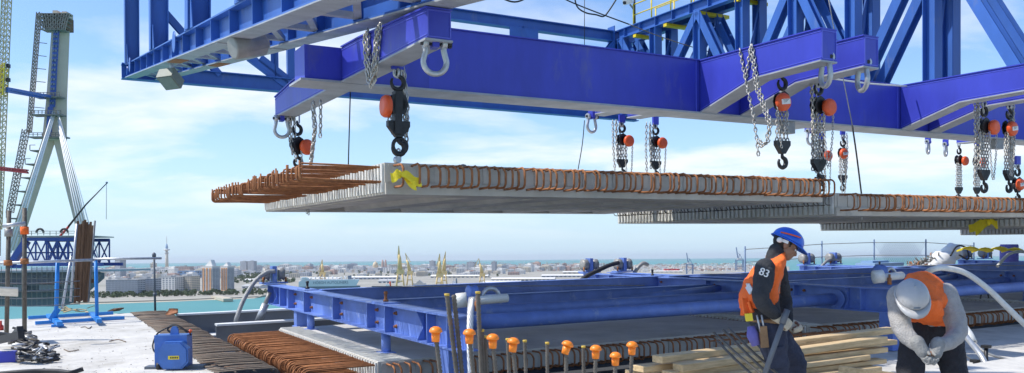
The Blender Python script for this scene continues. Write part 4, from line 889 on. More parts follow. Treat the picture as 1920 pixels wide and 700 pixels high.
# thin ropes
def rope(x0, y0, x1, y1, v, label, r=.006, mid=None, mm='rubber_black'):
    pts = [onv(x0, y0, v)] + ([onv(*mid, v)] if mid else []) + [onv(x1, y1, v)]
    solo('tag_line', MB().tube(smooth_path(pts, 4) if mid else pts, r, 5), mm, label, 'rope', pts[-1])
rope(657, 168, 653, 314, VB + 1.2, 'thin dark rope hanging behind the rusty bars of the nearest slab', .010)
rope(1096, 226, 1084, 318, VB + 2.6, 'thin dark rope hanging below the beam left of the middle hoists', .010, (1092, 270))
rope(1096, 0, 1096, 88, 30, 'thin rope hanging from above between the gantry trusses', .016)
rope(1552, -10, 1598, 235, VB - .75, 'pale tag line falling in front of the arms on the right', .010, (1573, 105), 'rope_steel')
rope(1598, 235, 1617, 378, VB - .75, 'dark weighted end of the tag line in front of the second slab', .016, (1606, 290))
rope(1617, 378, 1616, 412, VB - .75, 'short white rope end in front of the second slab', .014, None, 'hose_white')
rope(1560, 148, 1700, 162, VB - .3, 'pale strap stretched along the top of the beam at right', .018, (1630, 157), 'hose_white')
# ------------------------------------------------------------------ gantry: two tapered trusses and an end frame
VT = 33.0
aL = onv(235, 145, VT); uLo = aL.x; wL = aL.z; SL = .137
uLi = onv(300, 152, VT).x + .12
cw = lambda v: wL - SL * (VT - v)               # underside of the lower chords
UP = V((0, -SL, 1)).normalized()                 # members stand square on the sloping chord
t = thing('gantry_truss', (uLo + .5, 20, wL - 2), 'blue lattice gantry truss above the slabs at upper left, tapering to a tip', 'truss')
CH = .46
for nm, uu, bw in (('outer_chord', uLo + .17, .34), ('inner_chord', uLi - .15, .30)):
    c = part(t, nm, MB().ibeam((uu, 3.5, cw(3.5) + CH/2), (uu, VT, cw(VT) + CH/2), CH, bw, .03, .02), 'truss_paint')
    for k in range(16):
        v = 6 + 1.7*k; part(t, 'stiffener', MB().box((uu - bw/2 + .01, v - .012, cw(v) + .035), (uu + bw/2 - .01, v + .012, cw(v) + CH - .035)), 'truss_paint', parent=c)
    part(t, 'bottom_flange', MB().bar((uu, 3.5, cw(3.5) - .012), (uu, VT, cw(VT) - .012), bw + .03, .02), 'underside_grey', parent=c)
    for v in (16.3, 21.5): part(t, 'splice_plate', MB().bar((uu, v - .7, cw(v - .7) - .03), (uu, v + .7, cw(v + .7) - .03), bw - .04, .014), 'rust' if v > 20 else 'underside_grey', parent=c)
n = 13
for k in range(n):                               # flat lacing between the chords
    v0 = 7 + 2.0*k; v1 = v0 + 2.0
    for (a, b) in (((uLo + .3, v0), (uLi - .25, v0)), ((uLo + .3, v0), (uLi - .25, v1))):
        part(t, 'lacing_bar', MB().bar((a[0], a[1], cw(a[1]) + .10), (b[0], b[1], cw(b[1]) + .10), .10, .08), 'underside_grey')
0 and part(t, 'soffit_plate', MB().bar(((uLo+uLi)/2, 5, cw(5) + CH - .1), ((uLo+uLi)/2, VT - 2, cw(VT - 2) + CH - .1), uLi - uLo - .5, .02), 'truss_paint')
pv = [32.4, 25.0, 18.6, 13.4, 10.0, 7.6]
for k, v in enumerate(pv):
    for uu in ((uLo + .17, uLi - .15) if k in (0, 3, 5) else (uLo + .17,)):
        b0 = V((uu, v, cw(v) + CH)); Lh = 6.5
        p_ = part(t, 'web_post', MB().ibeam(b0, b0 + UP*Lh, .46, .40, .025, .018, (1, 0, 0)), 'truss_paint')
        if k < len(pv) - 1 and uu > uLo + .5 and k == 3:
            e0 = V((uu, pv[k+1], cw(pv[k+1]) + CH))
            part(t, 'web_diagonal', MB().ibeam(b0 + UP*.1, e0 + UP*5.2, .30, .28, .02, .016, (1, 0, 0)), 'truss_paint')
        part(t, 'gusset_plate', MB().prism([(uu - .19, v - .55, cw(v - .55) + CH), (uu - .19, v + .55, cw(v + .55) + CH), (uu - .19, v + .25, cw(v) + CH + .55), (uu - .19, v - .4, cw(v) + CH + .6)], (.02, 0, 0)), 'truss_paint')
part(t, 'tip_lug', MB().lathe([(.16, -.05), (.16, .05)], (uLo + .1, VT + .08, cw(VT) + .25), (1, 0, 0), 14), 'truss_paint')
for v in (20.6, 31.0): part(t, 'pin_plate', MB().lathe([(.24, 0), (.24, .02)], (uLo - .02, v, cw(v) + CH*.75), (-1, 0, 0), 16), 'truss_paint')
# right truss
t = thing('gantry_truss', (26, 20, 6), 'blue lattice gantry truss behind the beam at upper right with a walkway on its chord', 'truss')
eR = onv(1161, 76, VT); uR = eR.x; wU = eR.z; UH = .46
for uu in (uR, uR + .95):
    c = part(t, 'upper_chord', MB().ibeam((uu, 2, wU + UH/2), (uu, VT, wU + UH/2), UH, .34, .03, .02), 'truss_paint')
    for k in range(26):
        v = 32.4 - 1.15*k; part(t, 'stiffener', MB().box((uu - .16, v - .012, wU + .032), (uu + .16, v + .012, wU + UH - .032)), 'truss_paint', parent=c)
    part(t, 'lower_chord', MB().ibeam((uu, 6, cw(6) + .25), (uu, VT, cw(VT) + .25), .46, .34, .03, .02), 'truss_paint')
xs = [1168, 1229, 1312, 1392, 1492, 1600, 1748, 1950]
vs_ = [min(VT - .2, onu(x, 60, uR).y) for x in xs]
for k, v in enumerate(vs_):
    for uu in (uR, uR + .95):
        part(t, 'web_post', MB().ibeam((uu, v, cw(v) + .4), (uu, v, wU), .42, .40, .025, .02, (0, 1, 0)), 'truss_paint')
        if k < len(vs_) - 1:
            v2 = vs_[k+1]
            a, b = ((v, cw(v) + .45), (v2, wU)) if k % 2 else ((v, wU), (v2, cw(v2) + .45))
            part(t, 'web_diagonal', MB().ibeam((uu, a[0], a[1]), (uu, b[0], b[1]), .36, .34, .025, .02, (1, 0, 0)), 'truss_paint')
    part(t, 'cross_tie', MB().bar((uR, v, cw(v) + 1.0), (uR + .95, v, wU - .3), .1, .1), 'truss_paint')
for k in range(9):
    v = 31.6 - 2.2*k; part(t, 'walkway_bracket', MB().box((uR - .15, v - .1, wU - .16), (uR + 1.5, v + .12, wU - .02)), 'rail_yellow')
part(t, 'walkway_plate', MB().box((uR + .2, 4, wU + UH + .01), (uR + 1.4, 32, wU + UH + .05)), 'drum_grey')
for off in (.1, 1.45):
    rl = MB()
    for k in range(20):
        v = 32.0 - 1.35*k; rl.tube([(uR + off, v, wU + UH), (uR + off, v, wU + UH + 1.05)], .035, 6)
    for h in (.52, 1.02): rl.tube([(uR + off, 32.0, wU + UH + h), (uR + off, 5, wU + UH + h)], .03, 6)
    part(t, 'guard_rail', rl, 'rail_yellow')
cz = onv(1178, 12, 32)
tc_ = thing('security_camera', cz - V((0, 0, .8)), 'white security camera on a dark post at the truss walkway end', 'camera')
part(tc_, 'housing', MB().bar(cz + V((-.28, -.1, .12)), cz + V((.22, .1, .30)), .22, .24), 'label_white'); part(tc_, 'post', MB().cyl(cz + V((.38, 0, -1.2)), cz + V((.36, 0, .9)), .05, 8), 'black_iron'); part(tc_, 'lens', MB().lathe([(.08, 0), (.08, .06)], cz + V((-.29, -.12, .10)), (-1, -.3, -.3), 10), 'black_iron'); part(tc_, 'bracket', MB().bar(cz + V((.1, 0, .1)), cz + V((.38, 0, -.15)), .06, .06), 'drum_grey')
# end frame between the trusses
t = thing('gantry_end_frame', (14, VT + .2, wL), 'blue transverse end frame joining the far tips of the two gantry trusses', 'frame')
part(t, 'lower_beam', MB().ibeam((uLo - .1, VT + .25, wL + .25), (uR + 1.2, VT + .25, wL + .1), .55, .4, .04, .03), 'truss_paint')
part(t, 'upper_beam', MB().ibeam((uLo - .1, VT + .3, wU + .28), (uR + 1.2, VT + .3, wU + .22), .5, .4, .04, .03), 'truss_paint')
part(t, 'end_plate', MB().box((uR - .25, VT + .06, wU - .6), (uR - .2, VT + .6, wU + .7)), 'truss_paint')
nodes = [uLo + .2, 8.2, 13.4, onv(985, 60, VT).x, uR]
for k, uu in enumerate(nodes):
    part(t, 'post', MB().ibeam((uu, VT + .27, wL + .4), (uu, VT + .27, wU + .1), .34, .3, .02, .02), 'truss_paint')
    if k:
        p_ = nodes[k-1]
        for (a, b) in (((p_, wL + .5), ((p_ + uu)/2, wU)), ((uu, wL + .5), ((p_ + uu)/2, wU))): pass
for uu, sgn in ((nodes[3], -1), (nodes[3], 1), (uR, -1), (uLo + .3, 1)):
    part(t, 'brace', MB().ibeam((uu + sgn*.1, VT + .27, wU), (uu + sgn*3.0, VT + .27, wL + .4), .26, .24, .02, .02, (0, 1, 0)), 'truss_paint')
uK = onv(540, 160, VT).x
for ua_, ub_ in ((onv(470, 105, VT).x, uK), (onv(490, 105, VT).x, uK + .35)): part(t, 'brace', MB().bar((ua_, VT + .27, onv(470, 105, VT).z), (ub_, VT + .27, onv(540, 158, VT).z), .2, .3), 'truss_paint')
part(t, 'post', MB().bar((uK + .2, VT + .27, wL + .3), (uK + .2, VT + .27, wL + 3), .25, .3), 'truss_paint')
part(t, 'node_plate', MB().prism([(nodes[3] - .75, VT + .1, wU), (nodes[3] + .75, VT + .1, wU), (nodes[3] + .75, VT + .1, wU - .75), (nodes[3] - .75, VT + .1, wU - .75)], (0, .04, 0)), 'truss_paint')
# big cross girder of the gantry over the near part, seen from below at the top of the picture
# lamps under the left truss
f0 = onu(322, 142, uLo + .2); t = thing('floodlight', f0, 'square grey floodlight hanging under the tip of the left truss', 'lamp')
ax = V((-.35, -.45, -.82)).normalized(); s1 = ax.orthogonal().normalized()
part(t, 'housing', MB().bar(f0 - ax*.02, f0 + ax*.26, .44, .46, s1), 'floodlight'); part(t, 'glass', MB().bar(f0 + ax*.262, f0 + ax*.275, .38, .40, s1), 'lamp_glass'); part(t, 'bracket', MB().bar(f0 - ax*.02, V((f0.x, f0.y, cw(f0.y))), .06, .14), 'galvanised')
f1 = onu(466, 86, uLo + .35); t = thing('motor_drum', f1, 'grey rounded motor drum hanging under the left truss chord', 'motor')
part(t, 'drum', MB().lathe([(.17, -.30), (.20, -.28), (.20, .25), (.12, .34)], f1, (.9, .2, .25), 18), 'drum_grey'); part(t, 'saddle', MB().bar(f1 + V((-.1, 0, .1)), f1 + V((.05, .1, cw(f1.y) - f1.z)), .1, .22), 'galvanised'); part(t, 'cover', MB().bar(f1 + V((-.15, 0, -.02)), f1 + V((.25, .05, .12)), .36, .3), 'drum_grey')
# cables strung across the top
def cable(pts, v, r, label, mm='rubber_black'):
    P = [onv(x, y, v) for x, y in pts]; solo('power_cable', MB().tube(smooth_path(P, 6), r, 5), mm, label, 'cable', P[0])
cable([(1050, -10), (1062, 0), (1110, 20), (1180, 46)], 31, .03, 'black power cable running down to the end of the right truss')
cable([(1076, -14), (1082, 12), (1098, 24), (1118, 28), (1132, 31), (1142, 20), (1156, -2), (1160, -12)], 31, .035, 'slack black cable loop hanging at the top centre')
cable([(1180, 46), (1230, 66), (1290, 86), (1350, 103)], 28, .02, 'brown cable stretched across the right truss lattice', 'old_rebar')
cable([(930, -8), (965, 4), (998, -8)], 20, .025, 'slack black cable at the top edge left of centre')
# ------------------------------------------------------------------ adjustment frames on the deck
WG0, WG1 = .34, .79
BOLT = mesh_of(MB().lathe([(.03, 0), (.03, .022), (.02, .026), (.02, .05)], (0, 0, 0), (-1, 0, 0), 6, False), 'bolt', 'rust')
def sheave(t, u, v, w, col='frame_paint'):
    s_ = part(t, 'cable_saddle', MB().box((u - .30, v - .14, w + .02), (u + .30, v + .14, w + .05)).box((u - .05, v - .12, w + .05), (u + .05, v + .12, w + .42)), col)
    for du in (-.17, .17):
        part(t, 'saddle_roller', MB().lathe([(.05, -.07), (.16, -.06), (.12, 0), (.16, .06), (.05, .07)], (u + du, v, w + .24), (1, 0, 0), 16), 'drum_grey', parent=s_)
        part(t, 'anchor_bolt', MB().cyl((u + du*1.5, v - .1, w + .05), (u + du*1.5, v - .1, w + .17), .025, 6), 'rust', parent=s_)
def girder(t, u, v0, v1, legs, bolts=True):
    g = part(t, 'girder', MB().ibeam((u, v0, (WG0+WG1)/2), (u, v1, (WG0+WG1)/2), WG1 - WG0, .30, .022, .016), 'frame_paint')
    b = V(t['base'])
    for k, v in enumerate((v0 + .35, v0 + 1.0, v0 + 2.6, v0 + 3.4, v0 + 5.2, v0 + 7.1, v0 + 8.3, v0 + 9.0, v1 - .3)):
        part(t, 'stiffener', MB().box((u - .14, v - .01, WG0 + .023), (u + .14, v + .01, WG1 - .023)), 'frame_paint', parent=g)
        if bolts and k in (2, 3, 4, 5, 6):
            for h in (.12, .32):
                for dv in ((-.17, .17) if k != 4 else (-.16,)):
                    o = piece('bolt', BOLT, g, V((u - .008, v + dv, WG0 + h)) - b)
    for v in (v0 + 1.35, v1 - .75): part(t, 'curved_gusset', MB().prism([(u - .01, v, WG0 + .02), (u - .14, v, WG0 + .02), (u - .05, v - .02, WG0 + .2), (u - .14, v, WG1 - .02), (u - .01, v, WG1 - .02)], (0, .012, 0)), 'frame_paint', parent=g)
    for k, v in enumerate((v0 + 2.9, v0 + 7.3)):
        part(t, 'clamp_plate', MB().box((u - .14, v - .28, WG1 + .002), (u + .14, v + .28, WG1 + .02)), 'frame_paint', parent=g); part(t, 'anchor_bolt', MB().lathe([(.045, .02), (.045, .05), (.025, .05), (.025, .13), (.035, .14), (.03, .18)], (u, v, WG1), n=8), 'black_iron' if k else 'rust', parent=g)
    for (v, r, w) in legs: part(t, 'leg', MB().cyl((u, v, WG0), (u, v, w + .02), r, 14).box((u - r*1.6, v - r*1.6, w), (u + r*1.6, v + r*1.6, w + .02)) if r < .09 else MB().box((u - r, v - r, w + .02), (u + r, v + r, WG0)).box((u - r*1.3, v - r*1.3, w), (u + r*1.3, v + r*1.3, w + .02)), 'frame_paint')
    return g
GU = [4.72, 13.58, 22.4, 31.2]
labs = ['blue girder frame with cross pipes standing over the shaded slab', 'blue girder frame with pipes behind the bending worker', 'blue girder frame at the far right behind the white hose']
def cross_members(t, ua, ub):
    for (v, r, w) in ((11.12, .115, .53), (12.85, .10, .53)):
        part(t, 'cross_pipe', MB().cyl((ua + .16, v, w), (ub - .16, v, w), r, 18).lathe([(r*1.7, 0), (r*1.7, .025)], (ua + .02, v, w), (1, 0, 0), 14).lathe([(r*1.7, 0), (r*1.7, .025)], (ub - .05, v, w), (1, 0, 0), 14), 'frame_paint')
    part(t, 'cross_channel', MB().ibeam((ua + .16, 14.45, .55), (ub - .16, 14.5, .55), .28, .2, .015, .012), 'frame_paint'); part(t, 'cross_channel', MB().ibeam((ua + .16, 16.45, .64), (ub - .16, 16.5, .64), .34, .22, .018, .014), 'frame_paint')
    part(t, 'diagonal_strut', MB().cyl((ub - 3.9, 12.95, .56), (ub - .12, 14.3, .6), .085, 12), 'frame_paint')
    part(t, 'tie_cable', MB().tube([(ua + 1.2, 16.35, .83), (ub - 2, 14.6, .72)], .012, 5), 'rope_steel')
for k in range(3):
    t = thing('girder_frame', (GU[k], 14.5, 0), labs[k], 'frame')
    ua, ub = GU[k], GU[k+1]
    girder(t, ua, 9.5, 19.9, [(9.95, .14, -1.45 if k == 0 else -.33), (12.42, .075, .0), (16.6, .075, 0), (17.35 if k == 0 else 16.9, .11, 0)])
    sheave(t, ua, 19.6, WG1)
    if k: sheave(t, ua + .95, 19.3, WG1); part(t, 'side_girder', MB().ibeam((ua + .95, 14.6, (WG0+WG1)/2), (ua + .95, 19.9, (WG0+WG1)/2), WG1 - WG0, .28, .02, .014), 'frame_paint')
    cross_members(t, ua, ub)
    if k == 2:
        girder(t, ub, 9.5, 19.9, [(9.95, .14, -.33), (16.6, .075, 0)]); sheave(t, ub, 19.6, WG1); sheave(t, ub + .95, 19.4, WG1)
    if k < 2: # near end: white clamp for the cable
        pass
# hoses and cables on the frames
def hose(pts, r, label, mm='rope_steel', n=8, base=None, name='hose'):
    P = smooth_path(pts, 7); return solo(name, MB().tube(P, r, n), mm, label, 'cable', base or P[0])
vh = 19.45
hose([onv(516, 509, vh), onv(500, 511, vh), onv(478, 528, vh - .1), onv(458, 560, vh - .2), onv(446, 590, vh - .3), onv(443, 606, vh - .3), onv(455, 616, vh - .4), onv(474, 613, vh - .4), onv(486, 604, vh - .3)], .05, 'grey steel cable looping down left of the blue frame', 'rope_steel', 10)
t = thing('cable_sleeve', onv(482, 606, vh), 'pale metal cable sleeve leaning at the far end of the blue frame', 'sleeve')
part(t, 'sleeve', MB().cyl(onv(484, 604, vh), onv(498, 570, vh), .085, 12), 'galvanised'); part(t, 'rod', MB().cyl(onv(496, 574, vh), onv(506, 548, vh), .05, 10), 'drum_grey')
cable([(1160, 493), (1142, 498), (1120, 508), (1100, 518), (1086, 530), (1078, 548)], 18.4, .06, 'thick black hose curving down left of the middle cable saddles')
cable([(1215, 497), (1206, 494), (1196, 502), (1188, 515)], 19.2, .06, 'short grey hose at the right of the middle cable saddles', 'drum_grey')
cable([(1575, 488), (1555, 487), (1540, 500), (1530, 515)], 19.2, .05, 'grey hose behind the right cable saddles', 'drum_grey')
# white clamps at the near ends of the girders
def clamp(p, label, R=.1):
    t = thing('cable_clamp', p, label, 'clamp'); p = V(p)
    part(t, 'collar', MB().lathe([(R*.5, -R*.8), (R, -R*.7), (R, R*.7), (R*.5, R*.8)], p + V((-.05, 0, .02)), (.8, -.5, .1), 16), 'hose_white'); part(t, 'arm', MB().cyl(p + V((0, 0, 0)), p + V((.62, .02, .02)), R*.6, 12), 'hose_white'); part(t, 'coil', MB().tube(arc(p + V((.42, .1, .02)), (1, 0, 0), (0, 0, 1), .13, 0, 180, 10), .03, 7), 'galvanised')
    part(t, 'hub', MB().lathe([(R*.55, 0), (R*.5, .015)], p + V((-.05, 0, .02)) + V((-.8, -.5, 0)).normalized()*-R*0 + V((.8, -.5, .1)).normalized()*R*.8, (.8, -.5, .1), 14), 'frame_paint')
    part(t, 'roller', MB().lathe([(R*.6, -.06), (R*1.1, -.05), (R*.8, 0), (R*1.1, .05), (R*.6, .06)], p + V((.16, .12, .10)), (1, 0, 0), 16), 'frame_paint'); part(t, 'stud', MB().lathe([(.035, -.12), (.035, .0), (.02, 0), (.02, .06)], p + V((.12, -.1, .0)), n=8), 'rust')
clamp(onv(872, 566, 9.55), 'white cable clamp on the near end of the blue frame beside the tall bars', .095)
clamp(onv(1650, 521, 9.6), 'white cable clamp with a blue hub left of the grey helmet', .115)
P = smooth_path([onv(884, 560, 9.4), onv(882, 585, 9.2), onv(881, 640, 9.0), onv(884, 720, 8.8)], 14)
t = thing('wire_rope', P[-1], 'silver stranded wire rope hanging from the clamp among the tall bars', 'cable')
for k in range(6): part(t, 'strand', MB().tube([p + V((math.cos(i*.42 + k*1.047), math.sin(i*.42 + k*1.047), 0))*.026 for i, p in enumerate(P)], .0165, 6), 'galvanised')
# ------------------------------------------------------------------ vertical starter bars in the foreground, some capped
def ribbed(a, b, r):
    a, b = V(a), V(b); n = int((b - a).length / .011); P = [a.lerp(b, i/n) for i in range(n + 1)]
    return MB().tube(P, r, 7, rads=[r*(.9 if i % 2 else 1.25) for i in range(n + 1)])
def starter(x, y, lean, v, r, cap, label, tilt=0.0):
    top = onv(x, y, v); foot = V((top.x + lean, v, .05)); t = thing('starter_bar', foot, label, 'rebar', 'starter bars in the foreground')
    part(t, 'bar', ribbed(foot, top, r), 'bar_steel')
    if not cap and int(x) % 2 == 0: part(t, 'bar_tip', MB().lathe([(r*1.25, -.012), (r*1.3, .001)], top, (0, 0, 1), 8), 'tip_yellow')
    if cap:
        c = solo('rebar_cap', MB(), 'cap_orange', '', 'cap', top) if False else thing('rebar_cap', top, cap, 'safety cap', 'orange safety caps'); ax = V((tilt, -.05, 1)).normalized()
        q0 = .0325; part(c, 'dome', MB().lathe([(q0*.95, 0), (q0*1.12, .003), (q0*1.08, .012), (q0*.85, .024), (q0*.45, .031), (q0*.1, .033)], top + ax*.016, ax, 18), 'cap_orange')
        part(c, 'collar', MB().lathe([(q0*.66, -.034), (q0*.76, .016)], top, ax, 14), 'cap_orange')
vS = 4.15
caps = [(817, 629, 0, 'orange safety cap on the leftmost starter bar'), (880, 633, 0, 'orange safety cap on the bar in front of the wire rope'), (924, 642, 0, 'orange safety cap third from the left'), (962, 649, .1, 'orange safety cap fourth from the left, beside a bare bar'),
        (1062, 654, .35, 'tilted orange safety cap in the middle of the row'), (1117, 662, 0, 'orange safety cap between the tilted one and the low one'), (1154, 675, 0, 'lowest orange safety cap, next to the timber'), (1185, 655, 0, 'rightmost orange safety cap')]
for i, (x, y, tl, lb) in enumerate(caps):
    starter(x, y, .14 - .012*i + (-.12 if i > 3 else 0), vS, .0115, lb, ['ribbed bar under the leftmost orange cap', 'ribbed bar under the cap in front of the wire rope', 'ribbed bar under the third orange cap', 'ribbed bar under the fourth orange cap', 'ribbed bar under the tilted orange cap', 'ribbed bar under the cap right of the tilted one', 'ribbed bar under the lowest orange cap', 'ribbed bar under the rightmost orange cap'][i], tl)
bars = [(838, 551, .17, 'tall bare ribbed bar, leftmost of the tall ones'), (851, 553, .14, 'tall bare ribbed bar, second of the tall ones'), (896, 547, .05, 'tall bare ribbed bar with a yellowish tip right of the wire rope'), (904, 618, .05, 'short bare bar just right of the tall bars, left one'), (910, 630, .05, 'short bare bar just right of the tall bars, right one'),
        (952, 635, .04, 'bare ribbed bar behind the fourth orange cap'), (984, 638, .03, 'bare ribbed bar right of the fourth orange cap'), (1026, 642, .0, 'bare ribbed bar left of the tilted orange cap'), (1094, 649, .0, 'bare ribbed bar right of the tilted orange cap')]
for x, y, ln, lb in bars: starter(x, y, ln, vS + .12, .0125 if y < 600 else .0105, None, lb)
# ------------------------------------------------------------------ timber stack
rt = random.Random(8)
def plank(x0, y0, x1, y1, v0, v1, a, b, label, mm='timber'):
    p, q_ = onv(x0, y0, v0), onv(x1, y1, v1); d = q_ - p
    mb = MB().bar(p, q_, a, b); o = solo('timber_beam', mb, mm, label, 'timber', (p + q_)/2, 'timber beams stacked in front of the slab')
    bv = o.modifiers.new('bevel', 'BEVEL'); bv.width = .006; bv.segments = 1
    return o
vL = 6.4
plank(1232, 674, 1672, 619, vL + .10, vL + .35, .15, .07, 'topmost long timber beam of the stack, its right end above the blue foot')
plank(1270, 690, 1655, 636, vL - .05, vL + .1, .14, .075, 'second long timber beam of the stack with a dirty front')
plank(1196, 692, 1672, 641, vL + .2, vL + .45, .16, .06, 'pale timber beam lying behind the second one')
plank(1250, 702, 1655, 655, vL - .02, vL + .12, .15, .06, 'third timber beam of the stack')
plank(1290, 712, 1622, 669, vL - .12, vL + .0, .15, .055, 'fourth timber beam, its right end set back')
plank(1180, 700, 1330, 678, vL + .5, vL + .7, .13, .06, 'short timber offcut at the left end of the stack behind the caps')
plank(1250, 724, 1652, 676, vL - .05, vL + .05, .16, .05, 'lowest timber beam visible in the stack')
plank(1400, 716, 1640, 690, vL - .1, vL - .05, .2, .05, 'timber beam at the bottom of the stack by the white deck')
# raw box corner in front
p, q_ = onv(1560, 690, 5.6), onv(1720, 712, 5.0)
solo('timber_board', MB().bar(onv(1572, 700, 5.4), onv(1700, 716, 5.0), .03, .14), 'timber', 'bright timber board on edge below the bending worker', 'timber', onv(1572, 700, 5.4))
solo('blue_offcut', MB().bar(onv(1632, 658, 8.3), onv(1656, 659, 8.4), .14, .04), 'frame_paint', 'small blue steel offcut beside the right end of the timber stack', 'offcut', onv(1640, 660, 8.3))
# loose thin rods in front of the standing worker
for i, (x0, y0, x1, y1) in enumerate(((1338, 624, 1440, 712), (1356, 619, 1452, 712), (1366, 616, 1462, 705), (1345, 640, 1420, 712))):
    a, b = onv(x0, y0, 5.2 + .1*i), onv(x1, y1, 4.6 + .05*i)
    solo('steel_rod', MB().tube([a, a.lerp(b, .5) + V((0, 0, -.01)), b], .012, 6), 'bar_steel', ['thin steel rod leaning left of the standing worker, leftmost', 'thin steel rod leaning beside the standing worker, second', 'thin steel rod leaning beside the standing worker, nearest his leg', 'short thin steel rod low beside the timber stack'][i], 'rod', b)
# rusty rebars lying flat behind the timber
for i in range(9):
    x = 1330 + 26*i; a, b = onw(x, 640 - i*1.5, -.02), onw(x + 70, 634 - i*2.2, -.02)
    solo('loose_rebar', MB().tube([a, b], .014, 5), 'rust', 'rusty loose rebar in the joint behind the timber stack, %s from the left' % ORD[i], 'rebar', a, 'loose rebars in the joint')
# ------------------------------------------------------------------ left side of the deck
# blue stand with two posts
t = thing('rail_stand', onw(165, 606), 'bright blue steel stand with two posts and long base skids on the white deck', 'stand')
z = lambda x, y, w: onw(x, y, w)
def gp(x, y, h=.0): return onw(x, y, h)
for (x0, y0, x1, y1) in ((66, 606, 233, 596), (53, 596, 212, 587)): part(t, 'skid', MB().bar(gp(x0, y0, .05), gp(x1, y1, .05), .07, .075), 'stand_paint')
a, b = gp(92, 592, .1), gp(112, 607, .1); part(t, 'cross_base', MB().bar(a, b, .11, .08, (0, 0, 1), .05), 'stand_paint'); 
a, b = gp(172, 588, .1), gp(186, 602, .1); part(t, 'cross_base', MB().bar(a, b, .10, .08, (0, 0, 1), .05), 'stand_paint')
pb1, pb2 = gp(105, 600, .1), gp(182, 596, .1)
h1 = onv(110, 487, pb1.y).z; h2 = onv(181, 485, pb2.y).z
part(t, 'post', MB().cyl(pb1, V((pb1.x + .06, pb1.y, h1)), .042, 12), 'stand_paint'); part(t, 'post', MB().cyl(pb2, V((pb2.x, pb2.y, h2)), .038, 12), 'stand_paint')
part(t, 'bracket', MB().bar(pb1 + V((-.1, 0, 0)), pb1 + V((.05, 0, .25)), .05, .12), 'stand_paint'); part(t, 'foot_pad', MB().box(tuple(gp(108, 613, 0) + V((-.12, -.06, .0))), tuple(gp(108, 613, 0) + V((.12, .1, .05)))), 'stand_paint')
vr = pb1.y
r0, r1, r2 = onv(-20, 494, vr), onv(190, 486, vr), onv(303, 484.5, vr)
solo('scaffold_tube', MB().cyl(onv(-20, 494.5, vr - .1), onv(178, 487.5, vr - .1), .03, 10), 'galvanised', 'pale scaffold tube rail across the left part of the deck', 'tube', r0)
solo('scaffold_tube', MB().cyl(onv(175, 486, vr), onv(303, 484.5, vr), .026, 10), 'galvanised', 'pale scaffold tube rail reaching right from the blue stand', 'tube', r1)
pp = onw(291, 583, 0); solo('steel_post', MB().cyl(pp, V((pp.x, pp.y, onv(290, 477, pp.y).z)), .028, 8).lathe([(.05, -.06), (.05, .02), (.02, .06)], V((pp.x, pp.y, onv(290, 478, pp.y).z)), n=8).lathe([(.045, -.04), (.045, .04)], V((pp.x, pp.y, onv(291, 552, pp.y).z)), n=8), 'grey_steel', 'thin dark steel post standing at the end of the old rebar strip', 'post', pp)
for (xb, yb, xt, yt, lb, rr) in ((46, 640, 46, 390, 'tall grey scaffold pole at the left, the right one of two', .033), (12, 640, 17, 395, 'tall grey scaffold pole at the left edge, the left one of two', .033)):
    pb = onw(xb, yb, .0); tp = onv(xt, yt, pb.y); t = thing('scaffold_pole', pb, lb, 'pole')
    part(t, 'tube', MB().cyl(pb, tp, rr*1.15, 10), 'bar_steel'); part(t, 'coupler', MB().lathe([(.07, -.07), (.07, .07)], pb.lerp(tp, .83), (0, 0, 1), 8), 'vest_orange' if xb > 20 else 'drum_grey'); part(t, 'coupler', MB().lathe([(.07, -.05), (.07, .05)], pb.lerp(tp, .6), (0, 0, 1), 8), 'rust')
pb = onw(32, 560, 0); 
solo('plywood_sheet', MB().bar(onv(-10, 546, 17.5), onv(34, 548, 17.5), .7, .03, (0, .25, 1)), 'edge_concrete', 'pale plywood sheet lying across the scaffold poles at the left edge', 'board', onv(0, 546, 17.5))
solo('scaffold_clamp_bar', MB().cyl(onv(5, 424, 17.0), onv(48, 419, 17.0), .035, 8), 'galvanised', 'short cross tube joining the two tall scaffold poles', 'tube', onv(5, 424, 17))
for i, y in enumerate((527, 541, 556, 570)):
    solo('guard_wire', MB().tube(smooth_path([onv(-20, y + 3, 20.8), onv(60, y + 4.5, 20.8), onv(150, y, 20.8)], 4), .009, 4), 'grey_steel', ['topmost', 'second', 'third', 'lowest'][i] + ' thin guard wire strung along the left deck edge', 'wire', onv(0, y, 20.8))
# plank panel: narrow boards standing on edge, each a piece
v_p = 22.6; t = thing('plank_panel', onv(155, 566, v_p), 'tall rough panel of dark brown boards standing behind the blue stand', 'panel')
n = 9
for k in range(n):
    x0 = 139 + (165 - 139)*k/n + 1.2; x1 = 145 + (176 - 145)*k/n + 1.2; jt = rt.uniform(-5, 7) + (8 if k in (1, 6) else 0)
    part(t, 'board', MB().bar(onv(x0, 566 + rt.uniform(-3, 3), v_p + rt.uniform(-.04, .04)), onv(x1, 417 + jt, v_p + rt.uniform(-.04, .04)), .052, .03, (0, 1, 0)), 'old_timber')
for (ya, yb) in ((528, 527), (465, 464)): part(t, 'batten', MB().bar(onv(138, ya, v_p + .09), onv(176, yb, v_p + .09), .04, .1), 'old_timber')
part(t, 'strut', MB().cyl(onv(132, 566, v_p - .15), onv(144, 420, v_p - .15), .028, 8), 'galvanised'); part(t, 'strut', MB().cyl(onv(166, 566, v_p - .12), onv(178, 414, v_p - .12), .022, 8), 'grey_steel'); part(t, 'strut', MB().cyl(onv(116, 580, v_p - .3), onv(134, 480, v_p - .3), .03, 8), 'galvanised')
